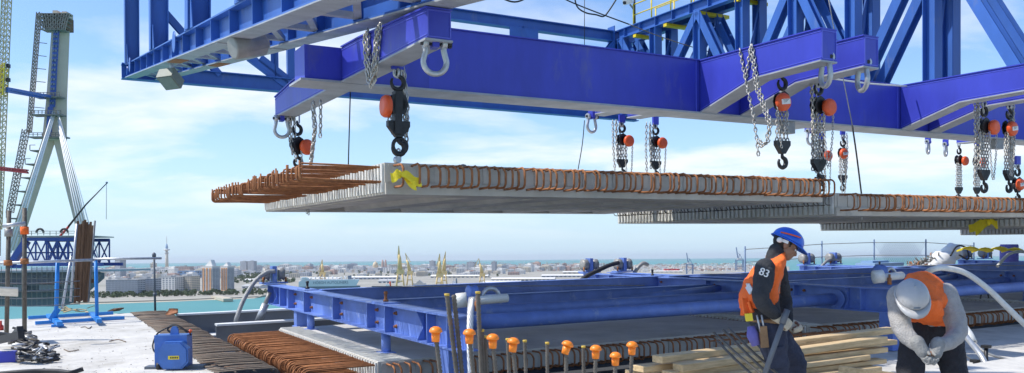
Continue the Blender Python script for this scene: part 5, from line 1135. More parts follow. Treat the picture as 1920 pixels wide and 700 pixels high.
# sawn debris under the panel
db = MB()
for k in range(16): 
    c = onw(rt.uniform(118, 165), rt.uniform(578, 586), .04); dd = V((rt.uniform(-.3, .3), rt.uniform(-.1, .1), rt.uniform(-.03, .08))); db.bar(c, c + dd, .06, .02)
solo('wood_scraps', db, 'timber', 'scattered wood scraps under the dark plank panel', 'scraps', onw(140, 582, 0))
# heap of couplers and short bars
t = thing('bar_heap', onw(65, 668), 'tangled dark heap of short steel bars and couplers on the white deck at left', 'heap')
for i in range(120):
    f_ = rt.random(); x = 34 + 66*f_**.9; y = 676 - rt.random()*(40 - 24*f_); c = onw(x, min(y + 6, 678), .03); c.z = .03 + max(0, (676 - y)/200) + rt.random()*.10*(1 - f_); a = rt.gauss(R_(-25), .5); L_ = rt.uniform(.10, .30); dd = V((math.cos(a), math.sin(a), rt.gauss(0, .25))) * L_
    part(t, 'short_bar', MB().cyl(c - dd/2, c + dd/2, rt.uniform(.012, .024), 6), ('bar_steel', 'black_iron', 'galvanised', 'drum_grey')[i % 4] if i % 5 else 'black_iron')
for a_, b_ in ((onw(-10, 640, .3), onw(40, 628, .45)), (onw(-10, 628, .25), onw(34, 634, .2)), (onw(20, 640, .1), onw(38, 618, .4))): part(t, 'iron_bar', MB().bar(a_, b_, .09, .11), 'black_iron')
solo('blue_steel_beam', MB().bar(onw(-30, 671, .07), onw(31, 668, .07), .16, .16), 'violet_paint', 'short violet blue steel beam end lying at the left edge of the deck', 'beam', onw(0, 670))
solo('red_valve', MB().lathe([(.06, 0), (.06, .1), (.03, .12), (.03, .2)], onw(1, 620, 0), n=10), 'bay_paint_red', 'small red fitting at the left edge beside the scaffold poles', 'fitting', onw(1, 620))
hose([onw(-10, 702, .03), onw(45, 697.5, .05), onw(80, 696, .05), onw(110, 696.5, .05), onw(133, 699, .04), onw(150, 694, .05), onw(156, 692, .06)], .032, 'black hose snaking along the bottom left edge of the white deck', 'rubber_black')
gr = MB()
for k in range(260):
    c = onw(rt.uniform(60, 420), rt.uniform(604, 700), .012)
    if c.x > 2.0: continue
    e = rt.uniform(.003, .010); gr.ball(c + V((0, 0, e*.5)), e, 5, 3, (rt.uniform(.8, 2.2), rt.uniform(.8, 1.6), .6))
o = gr.build('grit', 'drum_grey'); o.matrix_world = DM; o['kind'] = 'stuff'; tag(o, 'scattered grey grit and small stones on the white deck at left', 'grit')
for i, pts in enumerate(([(152, 614), (160, 613), (166, 616), (172, 612)], [(205, 640), (222, 637), (236, 641)], [(120, 655), (131, 659), (148, 656)])):
    P = [onw(x, y, .015) for x, y in pts]; solo('wire_offcut', MB().tube(smooth_path(P, 4), .009, 5), 'old_rebar', ['bent wire offcut on the white deck near the blue stand', 'thin wire offcut in the middle of the white deck', 'thin wire offcut right of the bar heap'][i], 'wire', P[0])
# blue motor box (frequency converter) with hose
mb0 = onw(330, 690, 0); t = thing('blue_transformer', mb0, 'blue octagonal fronted transformer box with a black cable on the white deck', 'transformer')
q = 12.9 / F; fu = V((.86, -.5, 0)).normalized(); fr = V((-.5, -.86, 0)).normalized()   # face turned to the camera
fr = V((-.42, -.90, 0)).normalized(); fu = V((.90, -.42, 0)).normalized()
B = lambda a, d, h: mb0 + fu*a*q + fr*d*q + V((0, 0, h*q))
part(t, 'body', MB().prism([B(-30, -14, 4), B(24, -14, 4), B(24, -14, 58), B(-30, -14, 58)], fr*30*q), 'box_paint')
oc = [(-15, 2), (15, 2), (26, 13), (26, 36), (15, 48), (-14, 48), (-24, 36), (-24, 13)]
part(t, 'front_cover', MB().prism([B(a + 4, 16, h) for a, h in oc], fr*14*q).prism([B(a*.9 + 4, 30, (h - 25)*.9 + 25) for a, h in oc], fr*3*q), 'box_paint')
pl = part(t, 'name_plate', MB().prism([B(-6 + 4, 33.1, 19), B(12 + 4, 33.1, 19), B(12 + 4, 33.1, 25), B(-6 + 4, 33.1, 25)], fr*.6*q), 'label_yellow')
ik = MB()
for k in range(5): ik.prism([B(-3 + 4 + 2.8*k, 33.75, 20.5), B(-1 + 4 + 2.8*k, 33.75, 20.5), B(-1 + 4 + 2.8*k, 33.75, 23.5), B(-3 + 4 + 2.8*k, 33.75, 23.5)], fr*.1*q)
part(t, 'plate_marks', ik, 'label_ink', parent=pl)
part(t, 'side_label', MB().prism([B(-30.3, -6, 14), B(-30.3, 4, 14), B(-30.3, 4, 44), B(-30.3, -6, 44)], -fu*.3*q), 'label_white')
part(t, 'lifting_eye', MB().prism([B(-6, 4, 58), B(8, 4, 58), B(7, 4, 68), B(4, 4, 72), B(-2, 4, 72), B(-5, 4, 68)], fr*4*q), 'box_paint')
part(t, 'foot', MB().prism([B(-48, -8, 0), B(-16, -8, 0), B(-16, -8, 5), B(-48, -8, 5)], fr*22*q), 'grey_steel'); part(t, 'foot', MB().prism([B(20, -8, 0), B(50, -8, 0), B(50, -8, 5), B(20, -8, 5)], fr*22*q), 'grey_steel')
part(t, 'wheel', MB().lathe([(6*q, -3*q), (6*q, 3*q)], B(-24, 14, 6), fu, 12), 'rubber_black')
part(t, 'cable', MB().tube(smooth_path([B(26, 0, 56), B(24, 4, 62), B(12, 6, 68), B(-2, 0, 73), B(-16, 4, 68), B(-28, 6, 60), B(-34, 6, 48), B(-36, 6, 38), B(-33, 8, 30), B(-29, 8, 28)], 6), 1.3*q, 6).tube(smooth_path([B(20, -2, 60), B(8, -3, 70), B(-6, -4, 74), B(-14, -4, 66), B(-8, -3, 60)], 6), 1.6*q, 6), 'rubber_black'); part(t, 'plug', MB().lathe([(2.6*q, 0), (2.6*q, 6*q)], B(24, 2, 60), (.4, -.3, .9), 8), 'hoist_orange')
t_ = MB()
for k in range(4): t_.tube([onw(396 + 5*k, 690 + k, .02), onw(412 + 4*k, 686 + 2*k, .03)], .02, 5)
solo('cable_end', t_, 'rubber_black', 'black cable end lying right of the blue transformer box', 'cable', onw(400, 690))
# ------------------------------------------------------------------ right side clutter
vH = 8.6
hose([onv(1728, 524, 9.2), onv(1735, 514, 9.0), onv(1750, 505, vH), onv(1772, 503, vH), onv(1810, 512, vH - .1), onv(1850, 540, vH - .3), onv(1890, 578, vH - .5), onv(1935, 622, vH - .7)], .048, 'thick white hose arching over the deck at the right edge', 'hose_white', 12)
hose([onv(1700, 518, 9.3), onv(1740, 530, 9.0), onv(1775, 545, 8.6)], .03, 'white cable running right behind the grey helmet', 'hose_white', 8)
t = thing('cable_socket', onv(1822, 640, 7.6), 'long white cable socket slanting down behind the bending worker', 'socket')
part(t, 'sleeve', MB().tube([onv(1790, 585, 8.0), onv(1800, 602, 7.9), onv(1818, 628, 7.7), onv(1826, 642, 7.6)], .05, 12, rads=[.035, .05, .058, .05]), 'hose_white'); part(t, 'rod', MB().cyl(onv(1768, 552, 8.2), onv(1792, 590, 8.0), .03, 10), 'hose_white'); part(t, 'cable', MB().tube(smooth_path([onv(1826, 642, 7.6), onv(1846, 660, 7.4), onv(1880, 672, 7.2), onv(1930, 680, 7.0)], 6), .02, 8), 'rope_steel')
hose([onv(1788, 600, 7.5), onv(1815, 636, 7.3), onv(1840, 668, 7.1), onv(1856, 700, 6.9)], .04, 'grey pipe lying on the deck beside the white cable socket', 'galvanised', 10)
hose([onv(1798, 640, 7.6), onv(1806, 662, 7.4), onv(1830, 680, 7.3), onv(1850, 685, 7.3), onv(1930, 712, 7.2)], .012, 'thin cable lying on the white deck at lower right', 'rope_steel', 6)
for i, (x, y0, y1) in enumerate(((1849, 650, 720), (1828, 677, 725))):
    t = thing('steel_stake', onv(x, y1, 7.2), ['dark steel stake with a flat head at lower right, the taller one', 'dark steel stake with a flat head at lower right, the shorter one'][i], 'stake'); part(t, 'shaft', MB().cyl(onv(x, y0, 7.2), onv(x, y1, 7.2), .028, 8), 'black_iron'); part(t, 'head', MB().box(tuple(onv(x, y0, 7.2) + V((-.05, -.05, -.02))), tuple(onv(x, y0, 7.2) + V((.05, .05, .02)))), 'black_iron')
solo('lifting_loop', MB().tube(arc(onv(1846, 560, 12.2), (1, 0, 0), (0, 0, 1), .17, 0, 180, 10), .018, 6), 'bar_steel', 'dark steel lifting loop on the slab behind the bending worker', 'loop', onv(1846, 560, 12.2))
# fence on the far edge
VFN = 20.6; fx = [1397, 1462, 1541, 1639, 1736, 1826]
ft = [462, 458, 452, 449, 449, 455]
t = thing('edge_fence', onv(1545, 500, VFN), 'thin grey post and wire fence along the far deck edge', 'fence')
for x, y in zip(fx, ft):
    tp = onv(x, y, VFN); part(t, 'post', MB().cyl(V((tp.x, tp.y, -.3)), tp, .026, 6), 'crane_blue')
for dy in (6, 30):
    for (x0, y0), (x1, y1) in zip(zip(fx, ft), zip(fx[1:], ft[1:])): part(t, 'rail', MB().cyl(onv(x0, y0 + dy, VFN), onv(x1, y1 + dy, VFN), .014, 5), 'drum_grey')
net = MB()
for k in range(26):
    x = 1639 + 97*k/25
    for sg in (-1, 1):
        x2 = x + sg*26; 
        if 1636 <= x2 <= 1740: net.tube([onv(x, 456, VFN + .05), onv(x2, 496, VFN + .05)], .006, 3)
part(t, 'wire_mesh', net, 'crane_blue', 'stuff')
solo('blue_tarp', MB().bar(onv(1622, 497, 19.6), onv(1676, 495, 19.6), .8, .12).bar(onv(1625, 492, 19.8), onv(1655, 491, 19.8), .5, .1), 'wall_blue', 'folded pale blue sheet lying behind the frame below the fence', 'sheet', onv(1640, 500, 19.6))
# white tarpaulin bundle, rubble, yellow straps
tb = MB(); 
def blob(c, r, sc, seed, n=16, m=10, amp=.25):
    mb = MB(); mb.ball((0, 0, 0), 1, n, m); vs = []
    for p in mb.v:
        p = V(p); d = 1 + amp * noise.noise(p*1.7 + V((seed, 0, 0))) + amp*.5*noise.noise(p*4 + V((0, seed, 0))); vs.append(V(c) + V((p.x*sc[0], p.y*sc[1], p.z*sc[2]))*r*d)
    tb.add(vs, mb.f, True)
blob(onv(1785, 474, 18.2), .42, (.8, .8, .75), 1); blob(onv(1768, 488, 18.2), .42, (1.2, .9, .8), 2); blob(onv(1748, 500, 18.2), .35, (1.3, 1, .6), 3)
solo('white_tarpaulin', tb, 'tarp_white', 'crumpled white tarpaulin bundle behind the frame below the farthest slab', 'tarpaulin', onv(1765, 505, 18.2))
t = thing('bar_bundle', onv(1730, 505, 18.4), 'tangled heap of short bars in front of the fence left of the white tarpaulin', 'heap')
for i in range(70):
    f_ = rt.random(); c = onv(1700 + 62*f_, 506 - rt.random()*(4 + 26*f_), 18.4 + rt.uniform(-.3, .3)); dd = V((rt.gauss(0, 1), rt.gauss(0, .6), rt.gauss(0, .6))).normalized()*.22
    part(t, 'short_bar', MB().cyl(c - dd, c + dd, .022, 5), ('bar_steel', 'drum_grey', 'rust')[i % 3])
st = MB()
for k in range(4):
    P = [onv(1800 + 28*k + 7*i, 469 - 4*math.sin(math.pi*i/4) + 2*(k % 2), 16.6 + .05*k) for i in range(5)]
    for a, b in zip(P, P[1:]): st.bar(a, b, .22, .05, (0, .3, 1), .03)
solo('yellow_straps', st, 'ribbon_yellow', 'bright yellow lifting straps lying behind the frame at the right edge', 'straps', onv(1840, 470, 16.6))
hose([onv(1798, 478, 17.5), onv(1815, 486, 17.4), onv(1812, 466, 17.4), onv(1795, 462, 17.4), onv(1782, 480, 17.4)], .03, 'dark hose looping round the white tarpaulin', 'black_iron', 6)
hose([onv(1870, 500, 16.2), onv(1890, 478, 16.2), onv(1915, 472, 16.2), onv(1935, 480, 16.2)], .05, 'white hose looping at the right edge below the farthest slab', 'hose_white', 8)
solo('blue_drum', MB().lathe([(.28, 0), (.3, .05), (.3, .75), (.28, .8)], onv(1892, 500, 17.5), n=18), 'rag_purple', 'violet blue drum at the right edge behind the frame', 'drum', onv(1892, 500, 17.5))
# ------------------------------------------------------------------ people
def remeshed(t, name, mb, m, voxel=.014, smooth=4, disp=0.0, dscale=.08):
    o = mb.build(name, m, t, (0, 0, 0)); r = o.modifiers.new('r', 'REMESH'); r.mode = 'VOXEL'; r.voxel_size = voxel; r.use_smooth_shade = True
    s_ = o.modifiers.new('s', 'SMOOTH'); s_.factor = .5; s_.iterations = smooth
    if disp:
        tx = bpy.data.textures.new('folds', 'CLOUDS'); tx.noise_scale = dscale; tx.noise_depth = 2; d_ = o.modifiers.new('d', 'DISPLACE'); d_.texture = tx; d_.strength = disp; d_.mid_level = .5; d_.texture_coords = 'LOCAL'
    return o
def limb(mb, pts, rads, n=12):            # tapered limb with rounded ends
    P = [V(p) for p in pts]; fine = smooth_path(P, 5); k = len(P) - 1; rr = []
    for i in range(len(fine)):
        f_ = i / (len(fine) - 1) * k; j = min(int(f_), k - 1); rr.append(rads[j] + (rads[j+1] - rads[j]) * (f_ - j))
    mb.tube(fine, .1, n, rads=rr); mb.ball(P[0], rads[0], 10, 6); mb.ball(P[-1], rads[-1], 10, 6); return mb
def torso(mb, sections, n=16):            # (centre, half width, half depth, side axis, front axis)
    vs = []
    for c, hw, hd, ax, fx in sections:
        c, ax, fx = V(c), V(ax).normalized(), V(fx).normalized()
        for k in range(n):
            a = 2*math.pi*k/n; ca, sa = math.cos(a), math.sin(a); vs.append(c + ax*hw*math.copysign(abs(ca)**.85, ca) + fx*hd*math.copysign(abs(sa)**.85, sa))
    m_ = len(sections); fs = [(i*n+k, i*n+(k+1)%n, (i+1)*n+(k+1)%n, (i+1)*n+k) for i in range(m_-1) for k in range(n)]
    mb.add(vs, fs + [tuple(range(n))[::-1], tuple((m_-1)*n + k for k in range(n))], True); return mb
def hand(mb, wrist, palm_dir, across, curl_dir, s=1.0, curls=(1.0, 1.05, 1.1, 1.15), thumb_side=1, grip=1.0):
    """palm and five fingers that curl towards curl_dir"""
    w = V(wrist); d = V(palm_dir).normalized(); a = V(across); a = (a - d*a.dot(d)).normalized(); c = V(curl_dir); c = (c - d*c.dot(d)); c = (c - a*c.dot(a)).normalized()
    k_ = w + d*.085*s
    torso(mb, [(w - d*.01*s, .026*s, .020*s, a, c), (w + d*.03*s, .036*s, .018*s, a, c), (w + d*.07*s, .042*s, .017*s, a, c), (k_ + d*.008*s, .040*s, .014*s, a, c)], 12)
    for i, (off, L) in enumerate(((-.031, .070), (-.011, .080), (.010, .076), (.030, .060))):
        p = k_ + a*off*s*thumb_side*-1; ang = 0; pts = [p - d*.01*s, p]
        for seg, bend in ((.44, 35), (.33, 62), (.23, 48)):
            ang += bend*grip*curls[i]; p = p + (d*math.cos(R_(ang)) + c*math.sin(R_(ang)))*L*seg*s; pts.append(p)
        limb(mb, pts, [.0105*s, .0105*s, .0098*s, .009*s, .0078*s], 8)
    b = w + d*.025*s + a*.034*s*thumb_side; limb(mb, [b - d*.005*s - a*.012*s*thumb_side, b + d*.022*s + c*.014*s + a*.010*s*thumb_side, b + d*.045*s + c*.036*s, b + d*.058*s + c*.052*s - a*.008*s*thumb_side], [.016*s, .0135*s, .0115*s, .009*s], 8)
    return mb
def head_mb(c, fwd, up, s=1.0):
    """head with brow, nose, lips, chin, ears; c = centre of the skull"""
    f_, u = V(fwd).normalized(), V(up); u = (u - f_*u.dot(f_)).normalized(); r = f_.cross(u); C = lambda x, y, z: V(c) + r*x*s + f_*y*s + u*z*s; mb = MB()
    def ell(p, a, b, c_):
        m_ = MB().ball((0, 0, 0), 1, 14, 10); mb.add([C(p[0] + q[0]*a, p[1] + q[1]*b, p[2] + q[2]*c_) for q in m_.v], m_.f, True)
    ell((0, -.012, .03), .076, .096, .085); ell((0, .03, -.03), .062, .062, .075); ell((0, .055, -.075), .038, .036, .032); ell((0, .075, .018), .052, .018, .014)
    for sx in (-1, 1): ell((sx*.078, -.005, -.008), .011, .020, .032); ell((sx*.034, .068, -.018), .022, .020, .018)
    limb(mb, [C(0, .080, .010), C(0, .100, -.018), C(0, .104, -.030)], [.010, .0125, .014], 8); ell((0, .096, -.034), .019, .012, .009)
    ell((0, .086, -.056), .024, .011, .006); ell((0, .084, -.066), .021, .011, .007)
    limb(mb, [C(0, -.03, -.05), C(0, -.045, -.14)], [.056, .058])
    return mb, C
def eyes(t, C):
    for sx in (-1, 1):
        part(t, 'eye', MB().ball(C(sx*.031, .079, .000), .0115, 8, 6), 'label_white'); part(t, 'brow', MB().bar(C(sx*.015, .093, .018), C(sx*.048, .080, .020), .008, .010), 'hair')
def helmet_parts(t, C, m, back=True, tilt=0.0):
    n = 24; rows = 9; vs = []; 
    def prof(a, h):
        e = 1 + .02*math.cos(2*a); return (math.sin(a)*.112*h, (math.cos(a)*.135 - .004)*h)
    for j in range(rows + 1):
        th = R_(90*j/rows)
        for k in range(n):
            a = 2*math.pi*k/n; x, y = prof(a, math.cos(th)); ridge = .006*max(0, 1 - abs(x)/.02)*math.cos(th*.5) if j > 1 else 0
            vs.append(C(x, y, .040 + .108*math.sin(th) + ridge))
    fs = [(j*n+k, j*n+(k+1)%n, (j+1)*n+(k+1)%n, (j+1)*n+k) for j in range(rows) for k in range(n)]
    sh = MB().add(vs, fs, True); o = part(t, 'helmet', sh, m); sd = o.modifiers.new('s', 'SOLIDIFY'); sd.thickness = .004; sd.offset = 1
    br = MB(); vs = []
    for k in range(n + 1):
        a = 2*math.pi*k/n; front = max(0, math.cos(a))**2; w_ = .010 + .048*front
        x, y = math.sin(a)*.112, math.cos(a)*.135 - .004; x2, y2 = math.sin(a)*(.112 + w_*.75), math.cos(a)*(.135 + w_) - .004
        for zz, (xa, ya) in ((.046, (x, y)), (.036 - .016*front, (x2, y2)), (.030 - .016*front, (x2, y2)), (.038, (x, y))): vs.append(C(xa, ya, zz))
    br.add(vs, [(4*k + i, 4*k + (i+1) % 4, 4*(k+1) + (i+1) % 4, 4*(k+1) + i) for k in range(n) for i in range(4)], True)
    part(t, 'helmet_brim', br, m, parent=o)
    return o
def person_frame(px_x, foot_y, d):
    p = wat(px_x, foot_y, d); return p, (lambda x, y, dy=0.0: wat(x, y, d + dy) - p)
# ---- standing worker with the blue helmet, facing right
D1 = 6.9; base, X = person_frame(1440, 845, D1)
lv = onw(1440, 845, 0)
t = thing('person', base, 'standing worker in blue helmet and orange vest holding a steel lever, facing right', 'person', None, WM); t['base'] = (0, 0, 0)
fwd = V((.72, -.16, -.42)); up = V((.42, 0, .9))
hc = X(1473, 461)
mb, C = head_mb(hc, fwd, up, 1.0)
rt_hip, lf_hip = X(1440, 612, -.09), X(1448, 612, .10)
rsh, lsh = X(1434, 503, -.19), X(1456, 502, .17)
rel, rwr = X(1427, 562, -.27), X(1457, 594, -.20); lel, lwr = X(1470, 560, .24), X(1478, 600, .10)
torso(mb, [(X(1441, 612), .15, .11, (0, 1, 0), (1, 0, 0)), (X(1432, 565), .15, .11, (0, 1, 0), (1, 0, .2)), (X(1437, 515), .18, .12, (0, 1, 0), (1, 0, .3)), (X(1449, 486), .12, .08, (0, 1, 0), (1, 0, .5))])
limb(mb, [X(1452, 490), C(0, -.045, -.13)], [.06, .056])
limb(mb, [rsh, rel, rwr], [.055, .045, .03]); limb(mb, [lsh, lel, lwr], [.055, .045, .03])
rk, ra = X(1456, 700, -.10), X(1440, 815, -.12); lk, la = X(1492, 695, .12), X(1480, 815, .14)
limb(mb, [rt_hip, rk, ra], [.085, .06, .045]); limb(mb, [lf_hip, lk, la], [.085, .06, .045])
hd_r = (X(1473, 604, -.2) - rwr).normalized()
hand(mb, rwr, (.5, -.05, -.5), (0.6, 0.2, .6), (.3, .8, -.3), .96, thumb_side=1, grip=.9); hand(mb, lwr, (.3, -.3, -.6), (.6, .3, .3), (.2, -.8, -.1), .96, thumb_side=1)
remeshed(t, 'body', mb, 'skin', .0085, 2)
eyes(t, C)
part(t, 'stubble', MB().ball(C(0, .055, -.074), .036, 12, 8, (1, 1, .8)), 'hair').hide_render = False
hr = MB(); m_ = MB().ball((0, 0, 0), 1, 14, 10); hr.add([C(q[0]*.080, q[1]*.099 - .020, q[2]*.088 + .028) for q in m_.v if True], m_.f, True); part(t, 'hair', hr, 'hair')
h_ = helmet_parts(t, C, 'helmet_blue')
part(t, 'headband', MB().tube([C(.116*math.sin(a), .137*math.cos(a) - .004, .085 + .03*math.cos(a)) for a in [R_(x) for x in range(60, 140, 10)]], .006, 6), 'hoist_orange', parent=h_)
part(t, 'ratchet', MB().lathe([(.022, 0), (.022, .02), (.012, .03)], C(.085, -.075, .005), (.2, -1, -.2), 10).bar(C(.09, .0, .02), C(.08, -.08, .01), .02, .025), 'label_white', parent=h_)
sw = MB(); torso(sw, [(X(1440, 618), .165, .125, (0, 1, 0), (1, 0, 0)), (X(1430, 575), .168, .128, (0, 1, 0), (1, 0, .1)), (X(1428, 545), .178, .135, (0, 1, 0), (1, 0, .2)), (X(1436, 513), .20, .135, (0, 1, 0), (1, 0, .35)), (X(1447, 490), .16, .10, (0, 1, 0), (1, 0, .5)), (X(1455, 478), .075, .072, (0, 1, 0), (1, 0, .5))])
limb(sw, [rsh, rel, rwr], [.082, .066, .043]); limb(sw, [lsh, lel, lwr], [.08, .066, .043])
limb(sw, [X(1452, 484), X(1456, 470)], [.075, .068])
remeshed(t, 'sweatshirt', sw, 'sweater_dark', .011, 3, .022, .07)
ve = MB(); torso(ve, [(X(1422, 575), .188, .150, (0, 1, 0), (1, 0, .1)), (X(1424, 545), .198, .156, (0, 1, 0), (1, 0, .2)), (X(1434, 512), .225, .155, (0, 1, 0), (1, 0, .35)), (X(1443, 493), .205, .125, (0, 1, 0), (1, 0, .45)), (X(1449, 482), .115, .10, (0, 1, 0), (1, 0, .5))])
vo = remeshed(t, 'safety_vest', ve, 'vest_orange', .012, 3, .03, .07)
# arm hole: the near sleeve shows over the vest
slv = MB(); limb(slv, [X(1437, 511, -.225), X(1430, 537, -.25), rel + V((0, -.005, 0)), rwr], [.070, .076, .066, .045]); remeshed(t, 'sleeve', slv, 'sweater_dark', .011, 3, .02, .06)
part(t, 'reflective_strip', MB().bar(X(1402, 536, -.10), X(1409, 548, -.19), .05, .012, (-.5, -.6, 0)).bar(X(1400, 538, -.02), X(1402, 537, -.1), .05, .012, (-1, -.2, 0)), 'reflective', parent=vo)
part(t, 'vest_knot', MB().bar(X(1398, 560, -.1), X(1402, 588, -.14), .07, .035).bar(X(1394, 566, -.08), X(1392, 592, -.1), .03, .02).bar(X(1404, 566, -.15), X(1411, 586, -.17), .035, .02), 'vest_orange', parent=vo)
def dg_text(txt, size, pos, rotm, mm, parent, name): return lettering(txt, size, mm, parent, Matrix.Translation(pos) @ rotm, name, .003)
lettering('83', .085, 'label_white', t, Matrix.Translation(X(1433, 512, -.312)) @ Matrix.Rotation(R_(90), 4, 'X') @ Matrix.Rotation(R_(-22), 4, 'Z') @ Matrix.Rotation(R_(8), 4, 'Y'), 'sleeve_number', .006)
tro = MB(); torso(tro, [(X(1442, 598), .172, .128, (0, 1, 0), (1, 0, 0)), (X(1443, 625), .178, .132, (0, 1, 0), (1, 0, 0)), (X(1446, 650), .165, .12, (0, 1, 0), (1, 0, 0))])
limb(tro, [rt_hip + V((0, 0, -.03)), X(1452, 655, -.1), rk, ra], [.115, .108, .09, .075]); limb(tro, [lf_hip + V((0, 0, -.03)), X(1474, 655, .11), lk, la], [.115, .105, .088, .075])
trs = remeshed(t, 'trousers', tro, 'trouser_navy', .012, 3, .03, .08)
part(t, 'thigh_pocket', MB().bar(X(1455, 652, -.222), X(1460, 690, -.22), .13, .02, (0, 1, 0)), 'trouser_navy', parent=trs)
for (a, sy) in ((ra, -.12), (la, .14)): part(t, 'boot', limb(MB(), [a + V((-.03, 0, -.05)), a + V((.06, 0, -.085)), a + V((.17, 0, -.095))], [.055, .05, .04]), 'black_iron')
gl = MB(); hand(gl, rwr, (.62, -.05, -.45), (.45, .3, .62), (.25, .75, -.35), 1.14, thumb_side=1, grip=.85); limb(gl, [rwr - V((.62, -.05, -.45)).normalized()*.03, rwr + V((.62, -.05, -.45)).normalized()*.03], [.046, .044]); remeshed(t, 'glove', gl, 'glove_cream', .006, 1)
gl = MB(); hand(gl, lwr, (.3, -.3, -.6), (.6, .3, .3), (.2, -.8, -.1), 1.12, thumb_side=1); remeshed(t, 'glove', gl, 'glove_cream', .008, 1)
part(t, 'tool_pouch', MB().prism([X(1426, 630, -.24), X(1437, 632, -.24), X(1439, 655, -.25), X(1434, 652, -.25), X(1424, 648, -.25)], (0, .05, 0)).v and MB().bar(X(1430, 612, -.215), X(1434, 652, -.225), .055, .045, (0, 1, 0)), 'leather')
for dx in (0, 9): part(t, 'tool', MB().cyl(X(1419 + dx, 591, -.22), X(1426 + dx*.8, 622, -.22), .008, 6), 'galvanised')
part(t, 'rag', MB().tube([X(1408, 612, -.16), X(1411, 628, -.17), X(1418, 648, -.18)], .05, 8, rads=[.03, .05, .035]), 'rag_purple'); part(t, 'tape_measure', MB().bar(X(1403, 588, -.2), X(1405, 602, -.2), .05, .04, (0, 1, 0)), 'label_yellow'); part(t, 'belt', MB().tube([X(1441, 600) + V((.135*math.cos(a), .178*math.sin(a), 0)) for a in [R_(x) for x in range(0, 360, 15)]], .02, 6, True), 'leather')
lw0 = base + X(1476, 581, -.27); lw1 = base + X(1430, 712, -.34)
solo('steel_lever', MB().cyl(lw0, lw1, .021, 12).cyl(lw0 + (lw0-lw1).normalized()*.0, lw0 + (lw1-lw0).normalized()*.12, .026, 12), 'grey_steel', 'grey steel lever pipe held by the standing worker', 'lever', lw1, space=WM)
# ---- bending worker with the grey helmet, facing the camera
D2 = 6.4; base, X = person_frame(1740, 940, D2)
t = thing('person', base, 'worker in grey helmet, grey sweater and orange vest bending forward toward the camera', 'person', None, WM); t['base'] = (0, 0, 0)
hc = X(1709, 562, -.34); fwd = V((-.10, -.62, -.72)); up = V((-.14, -.60, .62))
mb, C = head_mb(hc, fwd, up, 1.0)
lS, rS = X(1684, 556, -.16), X(1772, 552, -.06)      # shoulders left / right in the picture
lE, lW = X(1692, 618, -.28), X(1726, 652, -.42); rE, rW = X(1795, 622, -.20), X(1755, 655, -.42)
hipc = X(1745, 600, .22); lH, rH = X(1716, 612, .18), X(1776, 612, .20)
lK, lA = X(1706, 745, .06), X(1708, 905, .16); rK, rA = X(1792, 740, .06), X(1796, 905, .2)
sx, fr_ = (1, .1, 0), (0, -.6, -.7)
torso(mb, [(hipc, .15, .10, sx, (0, -1, -.2)), (X(1740, 570, .08), .14, .10, sx, fr_), (X(1730, 556, -.10), .17, .10, sx, fr_), (X(1722, 560, -.22), .09, .07, sx, fr_)])
limb(mb, [X(1724, 560, -.2), C(0, -.045, -.13)], [.06, .056])
limb(mb, [lS, lE, lW], [.055, .045, .03]); limb(mb, [rS, rE, rW], [.055, .045, .03]); limb(mb, [lH, lK, lA], [.085, .06, .045]); limb(mb, [rH, rK, rA], [.085, .06, .045])
hand(mb, lW, (.35, -.25, -.75), (.7, .2, .3), (.2, -.5, .3), .62, thumb_side=1); hand(mb, rW, (-.5, -.25, -.6), (-.7, .2, .4), (-.2, -.6, .1), .62, thumb_side=1)
remeshed(t, 'body', mb, 'skin', .0085, 2); eyes(t, C)
hr = MB(); m_ = MB().ball((0, 0, 0), 1, 14, 10); hr.add([C(q[0]*.080, q[1]*.099 - .020, q[2]*.088 + .028) for q in m_.v], m_.f, True); part(t, 'hair', hr, 'hair')
h2 = helmet_parts(t, C, 'helmet_grey'); part(t, 'helmet_badge', MB().bar(C(-.022, .129, .066), C(.022, .129, .066), .004, .014, C(0, .02, .07) - C(0, 0, 0)), 'ship_dark', parent=h2)
sw = MB(); torso(sw, [(X(1746, 606, .22), .165, .12, sx, (0, -1, -.3)), (X(1742, 572, .12), .165, .13, sx, fr_), (X(1736, 552, -.02), .19, .135, sx, fr_), (X(1728, 550, -.14), .19, .12, sx, fr_), (X(1722, 560, -.22), .10, .085, sx, fr_)])
limb(sw, [lS, lE, lW], [.088, .070, .045]); limb(sw, [rS, rE, rW], [.090, .072, .045]); remeshed(t, 'sweater', sw, 'sweater_grey', .011, 4, .02, .10)
ve = MB(); torso(ve, [(X(1747, 600, .20), .170, .15, sx, (0, -1, -.3)), (X(1745, 568, .10), .170, .17, sx, fr_), (X(1741, 547, -.02), .165, .185, sx, fr_), (X(1736, 541, -.12), .155, .17, sx, fr_), (X(1728, 548, -.20), .11, .13, sx, fr_)])
torso(ve, [(X(1735, 606, -.16), .125, .035, (1, 0, -.05), (0, -1, .2)), (X(1733, 588, -.22), .145, .05, (1, 0, 0), (0, -1, 0)), (X(1731, 562, -.22), .13, .07, (1, 0, 0), (0, -1, 0))])
v2 = remeshed(t, 'safety_vest', ve, 'vest_orange', .012, 3, .03, .06)
part(t, 'vest_collar', MB().bar(X(1722, 590, -.262), X(1727, 572, -.27), .012, .02, (0, 1, 0)), 'label_white', parent=v2)
tro = MB(); torso(tro, [(X(1746, 596, .24), .17, .13, sx, (0, -1, -.1)), (X(1746, 620, .22), .19, .14, sx, (0, -1, 0)), (X(1746, 640, .2), .18, .12, sx, (0, -1, 0))])
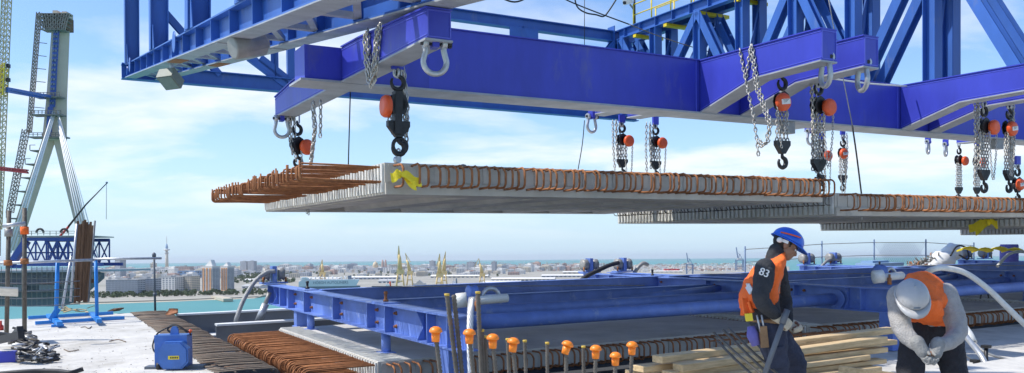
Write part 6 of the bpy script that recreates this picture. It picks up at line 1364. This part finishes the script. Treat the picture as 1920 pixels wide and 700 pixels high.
limb(tro, [lH, X(1710, 670, .1), lK, lA], [.115, .105, .092, .08]); limb(tro, [rH, X(1784, 670, .1), rK, rA], [.115, .105, .092, .08]); remeshed(t, 'trousers', tro, 'trouser_dark', .012, 3, .03, .08)
for a in (lA, rA): part(t, 'boot', limb(MB(), [a + V((0, .03, -.05)), a + V((0, -.06, -.09)), a + V((0, -.17, -.10))], [.055, .05, .04]), 'black_iron')
gl = MB(); hand(gl, lW, (.35, -.25, -.75), (.7, .2, .3), (.2, -.5, .3), 1.1, thumb_side=1, grip=.8); limb(gl, [lW + V((-.02, .01, .04)), lW + V((.01, -.01, -.03))], [.05, .046]); remeshed(t, 'glove', gl, 'glove_grey', .006, 1)
gl = MB(); hand(gl, rW, (-.5, -.25, -.6), (-.7, .2, .4), (-.2, -.6, .1), 1.12, thumb_side=1, grip=.85); limb(gl, [rW + V((.02, .01, .04)), rW + V((-.01, -.01, -.03))], [.05, .046]); remeshed(t, 'glove', gl, 'glove_grey', .006, 1)
# platform the two men stand on
for nm, bx, by, dd in (('left', 1440, 845, D1), ('right', 1740, 940, D2)):
    b = wat(bx, by, dd)
    o = solo('standing_board', MB().box((b.x - .45, b.y - .5, b.z - .17), (b.x + .45, b.y + .5, b.z - .105)), 'timber', 'timber standing board under the %s worker' % ('standing' if nm == 'left' else 'bending'), 'board', b, space=WM)
# ------------------------------------------------------------------ sea air between here and the far shore
hm = bpy.data.materials.new('haze_air'); hm.use_nodes = True; hm.node_tree.nodes.clear()
hv = hm.node_tree.nodes.new('ShaderNodeVolumePrincipled'); ho_ = hm.node_tree.nodes.new('ShaderNodeOutputMaterial'); hm.node_tree.links.new(hv.outputs[0], ho_.inputs['Volume'])
hv.inputs['Color'].default_value = (.93, .96, 1, 1); hv.inputs['Density'].default_value = 2.4e-5; hv.inputs['Anisotropy'].default_value = .2
M['haze_air'] = hm
hz_ = MB().box((-45500, -4500, -5), (45500, 48500, 240)).build('haze', hm); hz_['kind'] = 'stuff'; tag(hz_, 'thin pale sea haze between the bridge and the far city', 'haze')
